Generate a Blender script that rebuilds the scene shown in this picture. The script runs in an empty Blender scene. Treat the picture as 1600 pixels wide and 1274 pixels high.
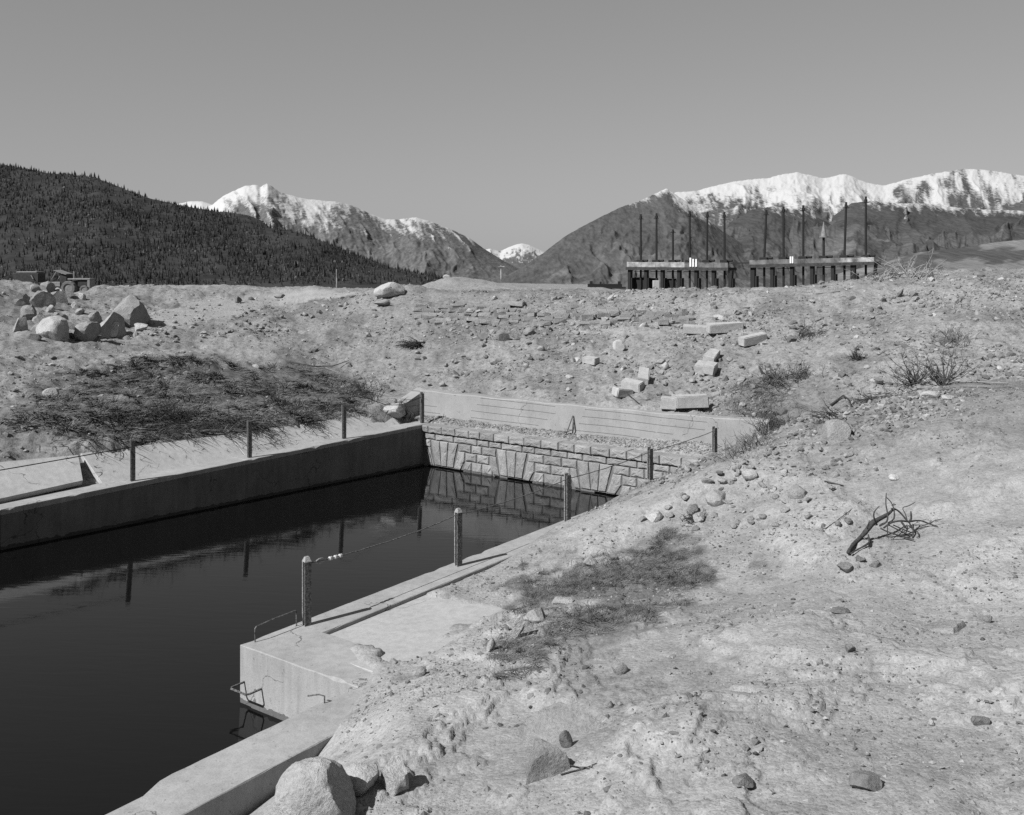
import bpy, bmesh, math, random
import numpy as np
from mathutils import Vector, Matrix, noise as mnoise

R = math.radians
rng = np.random.default_rng(7)
random.seed(7)
SC = bpy.context.scene
COL = SC.collection

# ------------------------------------------------------------------ camera, sky, sun, exposure
EYE = 4.67                 # metres above the channel coping (coping top = 0)
FPX, CX, HY = 1560.0, 805.0, 405.0   # focal length, principal column and horizon row in photo pixels
cam_d = bpy.data.cameras.new('camera')
cam = bpy.data.objects.new('camera', cam_d)
COL.objects.link(cam)
cam.location = (0, 0, EYE)
cam.rotation_euler = (R(90), 0, 0)
cam_d.sensor_fit = 'HORIZONTAL'
cam_d.sensor_width = 36.0
cam_d.lens = 36.0 * FPX / 1600.0
cam_d.shift_x = -(CX - 800) / 1600.0
cam_d.shift_y = -(637 - HY) / 1600.0
cam_d.clip_start = 0.1
cam_d.clip_end = 80000
SC.camera = cam

SUN_H = np.array([-0.765, -0.644])     # horizontal direction towards the sun
SUN_EL = R(43)
world = bpy.data.worlds.new('World')
SC.world = world
world.use_nodes = True
wn, wl = world.node_tree.nodes, world.node_tree.links
wn.clear()
sky = wn.new('ShaderNodeTexSky')
sky.sky_type = 'NISHITA'
sky.sun_disc = False
sky.sun_elevation = SUN_EL
sky.sun_rotation = math.atan2(SUN_H[0], SUN_H[1])
sky.altitude = 2800
sky.air_density = 1.0
sky.dust_density = 0.4
sky.ozone_density = 1.0
sep = wn.new('ShaderNodeSeparateColor')          # blue-sensitive black-and-white film
comb = wn.new('ShaderNodeCombineColor')
bg = wn.new('ShaderNodeBackground'); bg.inputs['Strength'].default_value = 0.05
wo = wn.new('ShaderNodeOutputWorld')
wl.new(sky.outputs[0], sep.inputs[0])
film = wn.new('ShaderNodeMath'); film.operation = 'POWER'; film.inputs[1].default_value = 0.6   # film response flattens the sky
gain = wn.new('ShaderNodeMath'); gain.operation = 'MULTIPLY'; gain.inputs[1].default_value = 1.50
wl.new(sep.outputs[2], film.inputs[0]); wl.new(film.outputs[0], gain.inputs[0])
for k in range(3):
    wl.new(gain.outputs[0], comb.inputs[k])
wl.new(comb.outputs[0], bg.inputs['Color'])
wl.new(bg.outputs[0], wo.inputs['Surface'])

sun_d = bpy.data.lights.new('sun', 'SUN')
sun_d.energy = 5.0
sun_d.angle = R(0.53)
sun_d.color = (1, 1, 1)
sun = bpy.data.objects.new('sun', sun_d)
COL.objects.link(sun)
to_sun = Vector((SUN_H[0] * math.cos(SUN_EL), SUN_H[1] * math.cos(SUN_EL), math.sin(SUN_EL)))
sun.rotation_euler = to_sun.to_track_quat('Z', 'Y').to_euler()
sun.location = (-30, -30, 40)

SC.view_settings.view_transform = 'Standard'
SC.view_settings.look = 'None'
SC.view_settings.gamma = 1.0
SC.view_settings.use_curve_mapping = False
SC.view_settings.exposure = 0.65
SC.render.engine = 'CYCLES'
SC.cycles.max_bounces = 6
SC.cycles.use_denoising = False        # the fine residual grain reads as film

# ------------------------------------------------------------------ numpy noise
def _hash(ix, iy, seed):
    n = (ix.astype(np.int64) * 374761393 + iy.astype(np.int64) * 668265263 + seed * 1442695041) & 0xFFFFFFFF
    n = ((n ^ (n >> 13)) * 1274126177) & 0xFFFFFFFF
    n = n ^ (n >> 16)
    return (n & 0xFFFFFF) / float(0xFFFFFF)

def vnoise(x, y, seed=0):
    x = np.asarray(x, float); y = np.asarray(y, float)
    xf, yf = np.floor(x), np.floor(y)
    u, v = x - xf, y - yf
    u = u * u * u * (u * (u * 6 - 15) + 10); v = v * v * v * (v * (v * 6 - 15) + 10)
    a = _hash(xf, yf, seed); b = _hash(xf + 1, yf, seed)
    c = _hash(xf, yf + 1, seed); d = _hash(xf + 1, yf + 1, seed)
    return (a * (1 - u) + b * u) * (1 - v) + (c * (1 - u) + d * u) * v - 0.5

def fbm(x, y, octs=4, seed=0, gain=0.5, lac=2.03):
    s = 0; a = 1.0
    ca, sa = math.cos(0.6), math.sin(0.6)
    for k in range(octs):
        s = s + a * vnoise(x, y, seed + k * 17)
        x, y = (ca * x - sa * y) * lac + 3.7, (sa * x + ca * y) * lac + 9.1
        a *= gain
    return s

def ridged(x, y, octs=4, seed=0):
    s = 0; a = 1.0
    for k in range(octs):
        s = s + a * (1 - np.abs(vnoise(x, y, seed + k * 31)) * 2) ** 2
        x, y = x * 2.07 + 5.1, y * 2.07 + 1.3
        a *= 0.5
    return s

# ------------------------------------------------------------------ channel frame: p = metres across, t = metres along
DX, DY = 0.588, 0.809
def PT(p, t, z=0.0):
    return Vector((-DY * p + DX * t, DX * p + DY * t, z))
def to_pt(X, Y):
    return -DY * X + DX * Y, DX * X + DY * Y

# ------------------------------------------------------------------ ground height
PB_T = [3, 5, 6.5, 6.9, 7.8, 8.2, 8.5, 8.85, 12, 16.6, 19, 21.5]
PB_P = [6.2, 6.45, 6.85, 7.2, 7.70, 7.95, 8.75, 9.26, 9.3, 9.8, 10.0, 10.12]
UP_P = [-40, -20, -8, -3, 0, 3.5, 6, 7.8, 9.3, 12]
UP_A = [2.6, 2.4, 2.0, 1.6, 1.32, 0.92, 0.45, 0.09, 0.0, 0.0]
UP_P2 = [-40, -20, -8, -2, 0, 2, 4.8, 7, 8.6, 9.3, 10.1, 12]
UP_B = [3.4, 3.2, 2.9, 2.6, 2.5, 2.4, 2.12, 1.5, 0.62, 0.28, 0.02, 0.0]
CREST_X = [-400, 48, 88, 132, 150, 250, 350, 420, 500, 560, 620, 700, 800, 900, 980, 1060, 1150, 1250, 1350, 1430, 1500, 1600, 2000]
CREST_Y = [443, 446, 461, 462, 454, 450, 447, 451, 451, 454, 458, 458, 459, 461, 461, 460, 457, 450, 440, 430, 429, 427, 427]
FAR_X = [-400, 600, 660, 700, 940, 990, 1150, 1250, 2000]
FAR_D = [3, 3, -8, -20, -19, -4, 0, 3, 3]

def pixel_poly_mask(X, Y, Z, poly):
    """soft-edged membership of ground points in an outline given as ground points"""
    n = len(poly); inside = np.zeros(X.shape, bool)
    j = n - 1
    for i in range(n):
        xi, yi = poly[i]; xj, yj = poly[j]
        cond = ((yi > Y) != (yj > Y)) & (X < (xj - xi) * (Y - yi) / (yj - yi + 1e-12) + xi)
        inside ^= cond
        j = i
    return inside

def sstep(a, b, x):
    q = np.clip((x - a) / (b - a), 0, 1)
    return q * q * (3 - 2 * q)

def smin(a, b, k):
    h = np.clip(0.5 + 0.5 * (b - a) / k, 0, 1)
    return b * (1 - h) + a * h - k * h * (1 - h)

def gauss(X, Y, cx, cy, sx, sy, a=0.0):
    ca, sa = math.cos(a), math.sin(a)
    dx, dy = X - cx, Y - cy
    u, v = ca * dx + sa * dy, -sa * dx + ca * dy
    return np.exp(-(u / sx) ** 2 - (v / sy) ** 2)

def z_right(p, t):
    tc = np.minimum(t, 21.5)
    pb = np.interp(tc, PB_T, PB_P)
    w = sstep(11, 20, tc)
    up = np.interp(p, UP_P, UP_A) * (1 - w) + np.interp(p, UP_P2, UP_B) * w
    d = pb - p
    near = np.where(d > 0, 0.015 + 0.47 * d, d * np.where(t > 15, 1.0, 0.6)) - 0.085 * sstep(8.3, 8.5, t) * sstep(14.5, 12, t)
    z = np.where(d > 0, smin(up, near, 0.05), near)
    return z - 0.5 * np.maximum(0, t - 21.65)

def macro(X, Y):
    p, t = to_pt(X, Y)
    zr = z_right(p, t)
    zf = 0.74 + 0.25 * (t - 22.45)
    pe = np.interp(t, [8, 11.8, 15.5, 18.3, 20.9], [20.15, 19.95, 19.78, 19.70, 19.55])
    zl = np.where(p < pe, (p - 19.2) * 0.62 - 0.10, (pe - 19.2) * 0.62 - 0.10 + 0.22 * sstep(0.0, 0.22, p - pe) + 0.15 * (p - pe))
    zl = zl + 0.22 * sstep(19.6, 20.6, t) * sstep(19.15, 19.5, p) * (1 - sstep(19.9, 20.6, p))
    strip = np.interp(t, [21.4, 21.62, 21.8, 22.25], [-0.12, -0.03, 0.03, 0.10]) + 0.16 * sstep(13.5, 10.5, p) * sstep(21.6, 22.2, t)
    front = np.where(p < 14, zr, zl)
    back = np.where((p > 9.0) & (p < 19.7), np.where(t < 22.4, strip, zf), zf)
    back = np.where(p < 14, np.maximum(zr, back), np.where(p > 19.7, np.maximum(zl, zf), back))
    z = np.where(t < 21.5, np.where(p > 19.3, np.maximum(zl, zf * sstep(19.5, 20.5, p) + (1 - sstep(19.5, 20.5, p)) * -9), front), back)
    c = np.clip(CX + FPX * X / np.maximum(Y, 1.0), -400, 2000)
    yc = np.interp(c, CREST_X, CREST_Y)
    yf = yc + np.interp(c, FAR_X, FAR_D)
    yy = np.where(Y > 42, yf + (yc - yf) * 42 / np.maximum(Y, 42), yc)
    zp = EYE - (yy - HY) * Y / FPX
    z = np.where(Y > 24, smin(z, zp, 0.25), z)
    # spoil heaps and local forms
    z = z + 0.55 * gauss(X, Y, -4.6, 68, 2.3, 9) + 0.3 * gauss(X, Y, -2.4, 70, 3.0, 9)
    z = z + 0.40 * gauss(X, Y, -20.6, 39.5, 1.5, 2.6) + 0.10 * gauss(X, Y, -16.3, 39, 1.6, 2.0)
    z = z + 0.25 * gauss(X, Y, -5.4, 43.5, 2.2, 1.6)
    z = z + 0.22 * gauss(X, Y, 3.3, 16.6, 1.5, 1.2) - 0.12 * gauss(X, Y, 1.9, 12.5, 1.6, 1.4)
    z = z + 0.16 * gauss(X, Y, 1.3, 7.9, 0.9, 0.6)
    wj = fbm(X / 0.35, Y / 0.35, 3, 23) * 0.25
    bed = sstep(7.45, 7.7, p + wj * 0.8) * (1 - sstep(9.3, 9.4, p)) * sstep(8.5, 8.66, t + wj * 1.2 + (9.1 - p) * 0.05) * (1 - sstep(10.5, 10.62, t + wj * 0.25))
    z = z - 0.16 * bed
    return z

def zones(X, Y):
    p, t = to_pt(X, Y)
    near = (p < 10.3) & (t < 21.7)
    far = ((t > 22.2) | (p > 19)) & (Y < 46)
    return p, t, near, far

PAD = []
def relief(X, Y):
    p, t, near, far = zones(X, Y)
    edge = np.clip(np.interp(t, PB_T, PB_P) - p, 0, 1)
    n1 = fbm(X / 1.7, Y / 1.7, 4, 11) * 0.075 + fbm(X / 0.35, Y / 0.35, 3, 12) * 0.017
    rub = sstep(-0.05, 0.2, fbm(X / 0.9 + 4, Y / 0.9, 3, 13)) * np.abs(vnoise(X / 0.11, Y / 0.11, 14) + 0.5 * vnoise(X / 0.05, Y / 0.05, 15)) * (0.026 + 0.016 * gauss(X, Y, 0.2, 8.0, 2.2, 2.6))
    # crusted ledges and two wheel ruts running up the near bank
    cr = fbm(X / 1.4 + 2, Y / 1.4, 5, 21)
    n1 = n1 + 0.045 * sstep(0.01, 0.04, cr) * sstep(0.3, 1.0, edge) + 0.04 * sstep(0.15, 0.175, cr) + 0.03 * sstep(-0.15, -0.125, cr)
    n1 = n1 + 0.07 * fbm(X / 3.1, Y / 3.1, 2, 22)
    for c_ in (3.15, 4.75):
        ln = X - c_ - 0.12 * (Y - 9) - 0.25 * np.sin(Y / 3.0)
        n1 = n1 - 0.045 * np.exp(-(ln / 0.16) ** 2) * sstep(3, 5, Y) * sstep(17, 12, Y) * (0.6 + fbm(X / 0.5, Y / 0.5, 2, 24))
    n_near = (n1 * (0.35 + 0.65 * edge) + rub) * np.where(edge <= 0, 0.25, 1)
    n_far = fbm(X / 2.6, Y / 2.6, 5, 31) * 0.30 + fbm(X / 0.45, Y / 0.45, 3, 32) * 0.10
    n_far = n_far + (ridged(X / 1.5, Y / 1.5, 2, 33) - 0.7) * 0.06 + np.abs(vnoise(X / 0.22, Y / 0.22, 36)) * 0.13 + (ridged(X / 0.6, Y / 0.6, 2, 37) - 0.75) * 0.05
    amp = np.where(Y > 46, np.clip(46 / Y, 0.35, 1), 1)
    out = np.where(near, n_near, n_far * amp)
    strip = (t > 21.4) & (t < 22.4) & (p > 9) & (p < 19.7)
    out = np.where(strip, fbm(X / 0.3, Y / 0.3, 3, 35) * 0.06, out)
    if PAD:
        out = np.where(pixel_poly_mask(X + vnoise(X, Y, 91), Y + 1.5 * vnoise(X / 0.8, Y / 0.8, 92), None, PAD), out * 0.22, out)
    lp = (p > 18.6) & (p < np.interp(t, [8, 15.5, 20.9], [20.1, 19.75, 19.5])) & (t < 20)
    out = np.where(lp, out * 0.25 - 0.03, out)
    return out

def ground_z(X, Y):
    X = np.asarray(X, float); Y = np.asarray(Y, float)
    return macro(X, Y) + relief(X, Y)

_YS = np.geomspace(2.5, 240, 2600)
def hit(px, py):
    """where the sight line through a photo pixel meets the ground"""
    a = (px - CX) / FPX; b = (py - HY) / FPX
    zr = EYE - b * _YS
    g = ground_z(a * _YS, _YS)
    k = int(np.argmax(g >= zr))
    Y = _YS[k]
    return Vector((a * Y, Y, float(ground_z(a * Y, Y))))

PAD = [(h.x, h.y) for h in (hit(*q) for q in ((225, 506), (262, 486), (330, 466), (400, 456), (520, 454), (565, 458), (470, 468), (420, 476), (380, 486), (330, 497), (285, 508)))]

def at(px, py, Y):
    return Vector(((px - CX) / FPX * Y, Y, EYE - (py - HY) / FPX * Y))

# ------------------------------------------------------------------ materials
def mat(name):
    m = bpy.data.materials.new(name)
    m.use_nodes = True
    nt = m.node_tree
    b = nt.nodes['Principled BSDF']
    b.inputs['Specular IOR Level'].default_value = 0.25
    return m, nt, b

def grey(v):
    return (v, v, v, 1)

def tex_noise(nt, scale, detail=6, rough=0.6, vec=None, dist=0.0):
    n = nt.nodes.new('ShaderNodeTexNoise')
    n.inputs['Scale'].default_value = scale
    n.inputs['Detail'].default_value = detail
    n.inputs['Roughness'].default_value = rough
    n.inputs['Distortion'].default_value = dist
    if vec is not None:
        nt.links.new(vec, n.inputs['Vector'])
    return n.outputs['Fac']

def ramp(nt, fac, stops):
    r = nt.nodes.new('ShaderNodeValToRGB')
    e = r.color_ramp.elements
    while len(e) < len(stops):
        e.new(0.5)
    for i, (pos, v) in enumerate(stops):
        e[i].position = pos; e[i].color = grey(v)
    nt.links.new(fac, r.inputs['Fac'])
    return r.outputs['Color']

def mathn(nt, op, a, b=None):
    n = nt.nodes.new('ShaderNodeMath'); n.operation = op
    for i, v in enumerate((a, b)):
        if v is None: continue
        if isinstance(v, (int, float)): n.inputs[i].default_value = v
        else: nt.links.new(v, n.inputs[i])
    return n.outputs[0]

def coords(nt, kind='Object'):
    return nt.nodes.new('ShaderNodeTexCoord').outputs[kind]

def geo_pos(nt):
    return nt.nodes.new('ShaderNodeNewGeometry').outputs['Position']

def bump(nt, b, height, strength, dist):
    n = nt.nodes.new('ShaderNodeBump')
    n.inputs['Strength'].default_value = strength
    n.inputs['Distance'].default_value = dist
    nt.links.new(height, n.inputs['Height'])
    nt.links.new(n.outputs[0], b.inputs['Normal'])

def attr(nt, name):
    n = nt.nodes.new('ShaderNodeAttribute'); n.attribute_name = name
    return n.outputs['Fac']

def simple_mat(name, lo, hi, scale, rough=0.9, bscale=None, bstr=0.5, bdist=0.02, detail=6, contrast=0.18):
    m, nt, b = mat(name)
    v = geo_pos(nt)
    f = tex_noise(nt, scale, detail, 0.62, v)
    c = ramp(nt, f, [(0.5 - contrast, lo), (0.5 + contrast, hi)])
    nt.links.new(c, b.inputs['Base Color'])
    b.inputs['Roughness'].default_value = rough
    if bscale:
        bump(nt, b, tex_noise(nt, bscale, 6, 0.65, v), bstr, bdist)
    return m

M = {}
# earth: albedo from a per-vertex soil attribute, broken up by fine grain
m, nt, b = mat('earth'); M['earth'] = m
v = geo_pos(nt)
f1 = tex_noise(nt, 2.3, 8, 0.65, v)
def grains(nt, v, scale):
    n = nt.nodes.new('ShaderNodeTexVoronoi'); n.inputs['Scale'].default_value = scale
    nt.links.new(v, n.inputs['Vector'])
    sc_ = nt.nodes.new('ShaderNodeSeparateColor'); nt.links.new(n.outputs['Color'], sc_.inputs[0])
    return mathn(nt, 'SUBTRACT', 1.0, n.outputs['Distance']), sc_.outputs[0]
h2, f2 = grains(nt, v, 24.0)
h3, f3 = grains(nt, v, 75.0)
k1 = ramp(nt, f1, [(0.28, 0.86), (0.72, 1.13)])
k2 = ramp(nt, f2, [(0.0, 0.84), (0.25, 0.98), (0.8, 1.02), (1.0, 1.10)])
k3 = ramp(nt, f3, [(0.0, 0.76), (0.3, 0.98), (0.8, 1.02), (1.0, 1.16)])
f4 = tex_noise(nt, 8.0, 7, 0.72, v)
k4 = mathn(nt, 'ADD', 1.0, mathn(nt, 'MULTIPLY', attr(nt, 'coarse'), mathn(nt, 'SUBTRACT', ramp(nt, f4, [(0.34, 0.42), (0.47, 0.95), (0.7, 1.32)]), 1.0)))
f5 = tex_noise(nt, 60.0, 4, 0.6, v)
speck = ramp(nt, f5, [(0.32, 0.6), (0.38, 1.0)])
k4 = mathn(nt, 'MULTIPLY', k4, speck)
col = mathn(nt, 'MULTIPLY', mathn(nt, 'MULTIPLY', attr(nt, 'soil'), k1), mathn(nt, 'MULTIPLY', mathn(nt, 'MULTIPLY', k2, k3), k4))
nt.links.new(col, b.inputs['Base Color'])
b.inputs['Roughness'].default_value = 0.95
b.inputs['Specular IOR Level'].default_value = 0.1
hh = mathn(nt, 'ADD', mathn(nt, 'ADD', mathn(nt, 'MULTIPLY', h2, 0.45), mathn(nt, 'MULTIPLY', h3, 0.16)), mathn(nt, 'MULTIPLY', f4, 0.5))
bump(nt, b, hh, 0.6, 0.026)

def wet_band(nt, v, c):
    """algae-dark wet fringe a hand's breadth above the water surface"""
    sp = nt.nodes.new('ShaderNodeSeparateXYZ'); nt.links.new(v, sp.inputs[0])
    t_ = mathn(nt, 'ADD', mathn(nt, 'MULTIPLY', sp.outputs[0], 0.588), mathn(nt, 'MULTIPLY', sp.outputs[1], 0.809))
    lev = mathn(nt, 'ADD', mathn(nt, 'ADD', sp.outputs[2], 0.431), mathn(nt, 'MULTIPLY', t_, 0.034))
    lim = mathn(nt, 'ADD', 0.0, mathn(nt, 'MULTIPLY', tex_noise(nt, 6.0, 4, 0.6, v), 0.13))
    wet = mathn(nt, 'LESS_THAN', lev, lim)
    return mathn(nt, 'MULTIPLY', c, mathn(nt, 'SUBTRACT', 1.0, mathn(nt, 'MULTIPLY', wet, 0.62)))

# cast concrete with drip stains, pores and lime patches
def concrete(name, lo, hi, boards=False, pits=True):
    m, nt, b = mat(name)
    v = geo_pos(nt)
    f1 = tex_noise(nt, 1.4, 8, 0.65, v)
    mp = nt.nodes.new('ShaderNodeMapping'); mp.inputs['Scale'].default_value = (9, 9, 0.7)
    nt.links.new(v, mp.inputs['Vector'])
    f2 = tex_noise(nt, 1.0, 5, 0.6, mp.outputs[0])
    f3 = tex_noise(nt, 55, 5, 0.7, v)
    c = mathn(nt, 'MULTIPLY', ramp(nt, f1, [(0.3, lo), (0.7, hi)]),
              mathn(nt, 'MULTIPLY', ramp(nt, f2, [(0.25, 0.95 if boards else 0.80), (0.6, 1.03)]), ramp(nt, f3, [(0.25, 0.8), (0.6, 1.05)])))
    h = mathn(nt, 'ADD', mathn(nt, 'MULTIPLY', f3, 0.5), mathn(nt, 'MULTIPLY', f1, 0.5))
    if boards:
        sp = nt.nodes.new('ShaderNodeSeparateXYZ'); nt.links.new(v, sp.inputs[0])
        zz = mathn(nt, 'ADD', sp.outputs[2], mathn(nt, 'MULTIPLY', tex_noise(nt, 0.5, 2, 0.5, v), 0.06))
        fr = mathn(nt, 'FRACT', mathn(nt, 'DIVIDE', zz, 0.19))
        gap = mathn(nt, 'LESS_THAN', fr, 0.08)
        brk = mathn(nt, 'GREATER_THAN', tex_noise(nt, 0.45, 2, 0.5, v), 0.50)
        gap = mathn(nt, 'MULTIPLY', gap, brk)
        c = mathn(nt, 'MULTIPLY', c, mathn(nt, 'SUBTRACT', 1.0, mathn(nt, 'MULTIPLY', gap, 0.6)))
        h = mathn(nt, 'SUBTRACT', h, mathn(nt, 'MULTIPLY', gap, 0.8))
    vo = nt.nodes.new('ShaderNodeTexVoronoi'); vo.feature = 'DISTANCE_TO_EDGE'; vo.inputs['Scale'].default_value = 0.42
    wv = nt.nodes.new('ShaderNodeVectorMath'); wv.operation = 'ADD'
    nz = nt.nodes.new('ShaderNodeTexNoise'); nz.inputs['Scale'].default_value = 2.2; nz.inputs['Detail'].default_value = 5
    nt.links.new(v, nz.inputs['Vector']); nt.links.new(v, wv.inputs[0]); nt.links.new(nz.outputs['Color'], wv.inputs[1])
    nt.links.new(wv.outputs[0], vo.inputs['Vector'])
    crk = mathn(nt, 'MULTIPLY', mathn(nt, 'LESS_THAN', vo.outputs['Distance'], 0.0035), mathn(nt, 'GREATER_THAN', tex_noise(nt, 0.9, 2, 0.5, v), 0.52))
    c = mathn(nt, 'MULTIPLY', c, mathn(nt, 'SUBTRACT', 1.0, mathn(nt, 'MULTIPLY', crk, 0.55)))
    pit = mathn(nt, 'LESS_THAN', tex_noise(nt, 22, 3, 0.5, v), 0.33 if pits else 0.25)
    c = mathn(nt, 'MULTIPLY', c, mathn(nt, 'SUBTRACT', 1.0, mathn(nt, 'MULTIPLY', pit, 0.28)))
    c = wet_band(nt, v, c)
    nt.links.new(c, b.inputs['Base Color'])
    b.inputs['Roughness'].default_value = 0.9
    bump(nt, b, h, 0.35, 0.02)
    return m
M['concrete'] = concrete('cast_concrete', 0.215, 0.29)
M['concrete_wall'] = concrete('shade_toned_concrete', 0.091, 0.144)  # darker copy of the cast concrete, the face's shade put into its colour
M['concrete_boards'] = concrete('board_marked_concrete', 0.190, 0.258, True)
M['slab'] = concrete('slab_concrete', 0.275, 0.315, pits=False)
M['lining'] = concrete('lining_concrete', 0.29, 0.36, pits=False)
m, nt, b = mat('wall_stone'); M['stone'] = m
v = geo_pos(nt)
oi = nt.nodes.new('ShaderNodeObjectInfo').outputs['Random']
f1 = tex_noise(nt, 4.0, 6, 0.65, v); f2 = tex_noise(nt, 42, 7, 0.7, v)
c = mathn(nt, 'MULTIPLY', ramp(nt, f1, [(0.3, 0.165), (0.7, 0.25)]), ramp(nt, f2, [(0.3, 0.70), (0.6, 1.1)]))
c = mathn(nt, 'MULTIPLY', c, mathn(nt, 'ADD', 0.86, mathn(nt, 'MULTIPLY', oi, 0.28)))
nt.links.new(wet_band(nt, v, c), b.inputs['Base Color'])
b.inputs['Roughness'].default_value = 0.95
bump(nt, b, mathn(nt, 'ADD', mathn(nt, 'MULTIPLY', f1, 0.5), mathn(nt, 'MULTIPLY', f2, 0.5)), 1.0, 0.035)
M['mortar'] = simple_mat('mortar', 0.091, 0.129, 40, 0.95, 60, 0.5, 0.01)
M['block'] = simple_mat('cut_block', 0.26, 0.34, 9, 0.95, 40, 0.5, 0.02)
M['steel'] = simple_mat('rusty_steel', 0.027, 0.129, 38, 0.75, 60, 0.6, 0.006, 8, 0.12)
M['steel_pale'] = simple_mat('worn_and_lit_steel', 0.106, 0.319, 60, 0.65, 70, 0.4, 0.004, 8, 0.14)
M['iron'] = simple_mat('dark_iron', 0.006, 0.017, 20, 0.7)
M['timber'] = simple_mat('weathered_timber', 0.02, 0.05, 4, 0.9, 20, 0.6, 0.02)
M['timber_pale'] = simple_mat('bleached_timber', 0.061, 0.342, 0.7, 0.9, 18, 0.4, 0.02, 6, 0.12)
M['timber_grey'] = simple_mat('grey_timber', 0.04, 0.16, 0.9, 0.9, 18, 0.4, 0.02, 6, 0.14)
M['white_paint'] = simple_mat('white_paint', 0.471, 0.608, 8, 0.7)
M['insulator'] = simple_mat('porcelain', 0.30, 0.40, 30, 0.35)
M['tyre'] = simple_mat('dusty_tyre', 0.076, 0.137, 9, 0.95, 20, 0.6, 0.03)
M['vehicle'] = simple_mat('dusty_vehicle_paint', 0.106, 0.190, 5, 0.7)
M['vehicle_dark'] = simple_mat('vehicle_dark', 0.015, 0.038, 5, 0.8)
M['twig_dark'] = simple_mat('dead_bark', 0.016, 0.055, 40, 0.9, 90, 0.7, 0.005)
M['twig_pale'] = simple_mat('bleached_twig', 0.122, 0.228, 40, 0.9)
M['grass'] = simple_mat('matted_grass', 0.046, 0.137, 5, 0.9, contrast=0.14)
M['brush'] = simple_mat('dry_brush', 0.015, 0.053, 6, 0.9)
M['brush_pale'] = simple_mat('dry_weed', 0.053, 0.137, 9, 0.9)
M['conifer_plain'] = simple_mat('conifer_needles', 0.009, 0.027, 0.05, 0.95, contrast=0.1)

m, nt, b = mat('conifer_needles'); M['conifer'] = m
isl = nt.nodes.new('ShaderNodeNewGeometry').outputs['Random Per Island']
v = geo_pos(nt)
c = mathn(nt, 'MULTIPLY', ramp(nt, isl, [(0.0, 0.006), (0.75, 0.024), (0.95, 0.04), (1.0, 0.085)]), ramp(nt, tex_noise(nt, 0.008, 4, 0.6, v), [(0.35, 0.75), (0.65, 1.3)]))
nt.links.new(c, b.inputs['Base Color']); b.inputs['Roughness'].default_value = 0.95

def rock_mat(name, lo, hi, lichen=0.08):
    m, nt, b = mat(name)
    v = geo_pos(nt)
    oi = nt.nodes.new('ShaderNodeObjectInfo').outputs['Random']
    f1 = tex_noise(nt, 3.2, 9, 0.68, v, 0.4)
    f2 = tex_noise(nt, 34, 6, 0.7, v)
    c = mathn(nt, 'MULTIPLY', ramp(nt, f1, [(0.3, lo), (0.68, hi)]), ramp(nt, f2, [(0.3, 0.72), (0.6, 1.1)]))
    c = mathn(nt, 'MULTIPLY', c, mathn(nt, 'ADD', 0.82, mathn(nt, 'MULTIPLY', oi, 0.36)))
    nt.links.new(c, b.inputs['Base Color'])
    b.inputs['Roughness'].default_value = 0.95
    bump(nt, b, mathn(nt, 'ADD', mathn(nt, 'MULTIPLY', f1, 0.6), mathn(nt, 'MULTIPLY', f2, 0.4)), 0.9, 0.08)
    return m
M['rock'] = rock_mat('granite', 0.144, 0.251)
M['rock_pale'] = rock_mat('pale_granite', 0.228, 0.350)
M['facing'] = rock_mat('facing_stone', 0.14, 0.22)
M['rock_dark'] = rock_mat('dark_granite', 0.09, 0.17)
# many small stones in one mesh: tone per island
def rubble_mat(name, tones):
    m, nt, b = mat(name)
    v = geo_pos(nt)
    isl = nt.nodes.new('ShaderNodeNewGeometry').outputs['Random Per Island']
    c = mathn(nt, 'MULTIPLY', ramp(nt, isl, list(zip((0.0, 0.55, 0.9, 1.0), tones))), ramp(nt, tex_noise(nt, 30, 5, 0.7, v), [(0.3, 0.75), (0.65, 1.1)]))
    nt.links.new(c, b.inputs['Base Color']); b.inputs['Roughness'].default_value = 0.95
    return m
M['rubble'] = rubble_mat('rubble', (0.09, 0.16, 0.22, 0.32))
M['pebble'] = rubble_mat('pebble', (0.06, 0.155, 0.215, 0.27))

# water: dark body, mirror-like skin with a breath of ripple
m, nt, b = mat('water'); M['water'] = m
b.inputs['Base Color'].default_value = grey(0.003)
b.inputs['Roughness'].default_value = 0.035
b.inputs['IOR'].default_value = 1.30
b.inputs['Specular IOR Level'].default_value = 0.40
v = geo_pos(nt)
mp = nt.nodes.new('ShaderNodeMapping')
mp.inputs['Rotation'].default_value = (0, 0, R(20)); mp.inputs['Scale'].default_value = (1.2, 5.5, 1)
nt.links.new(v, mp.inputs['Vector'])
r1 = tex_noise(nt, 1.1, 4, 0.55, mp.outputs[0], 0.6)
bump(nt, b, r1, 0.05, 0.03)

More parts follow.
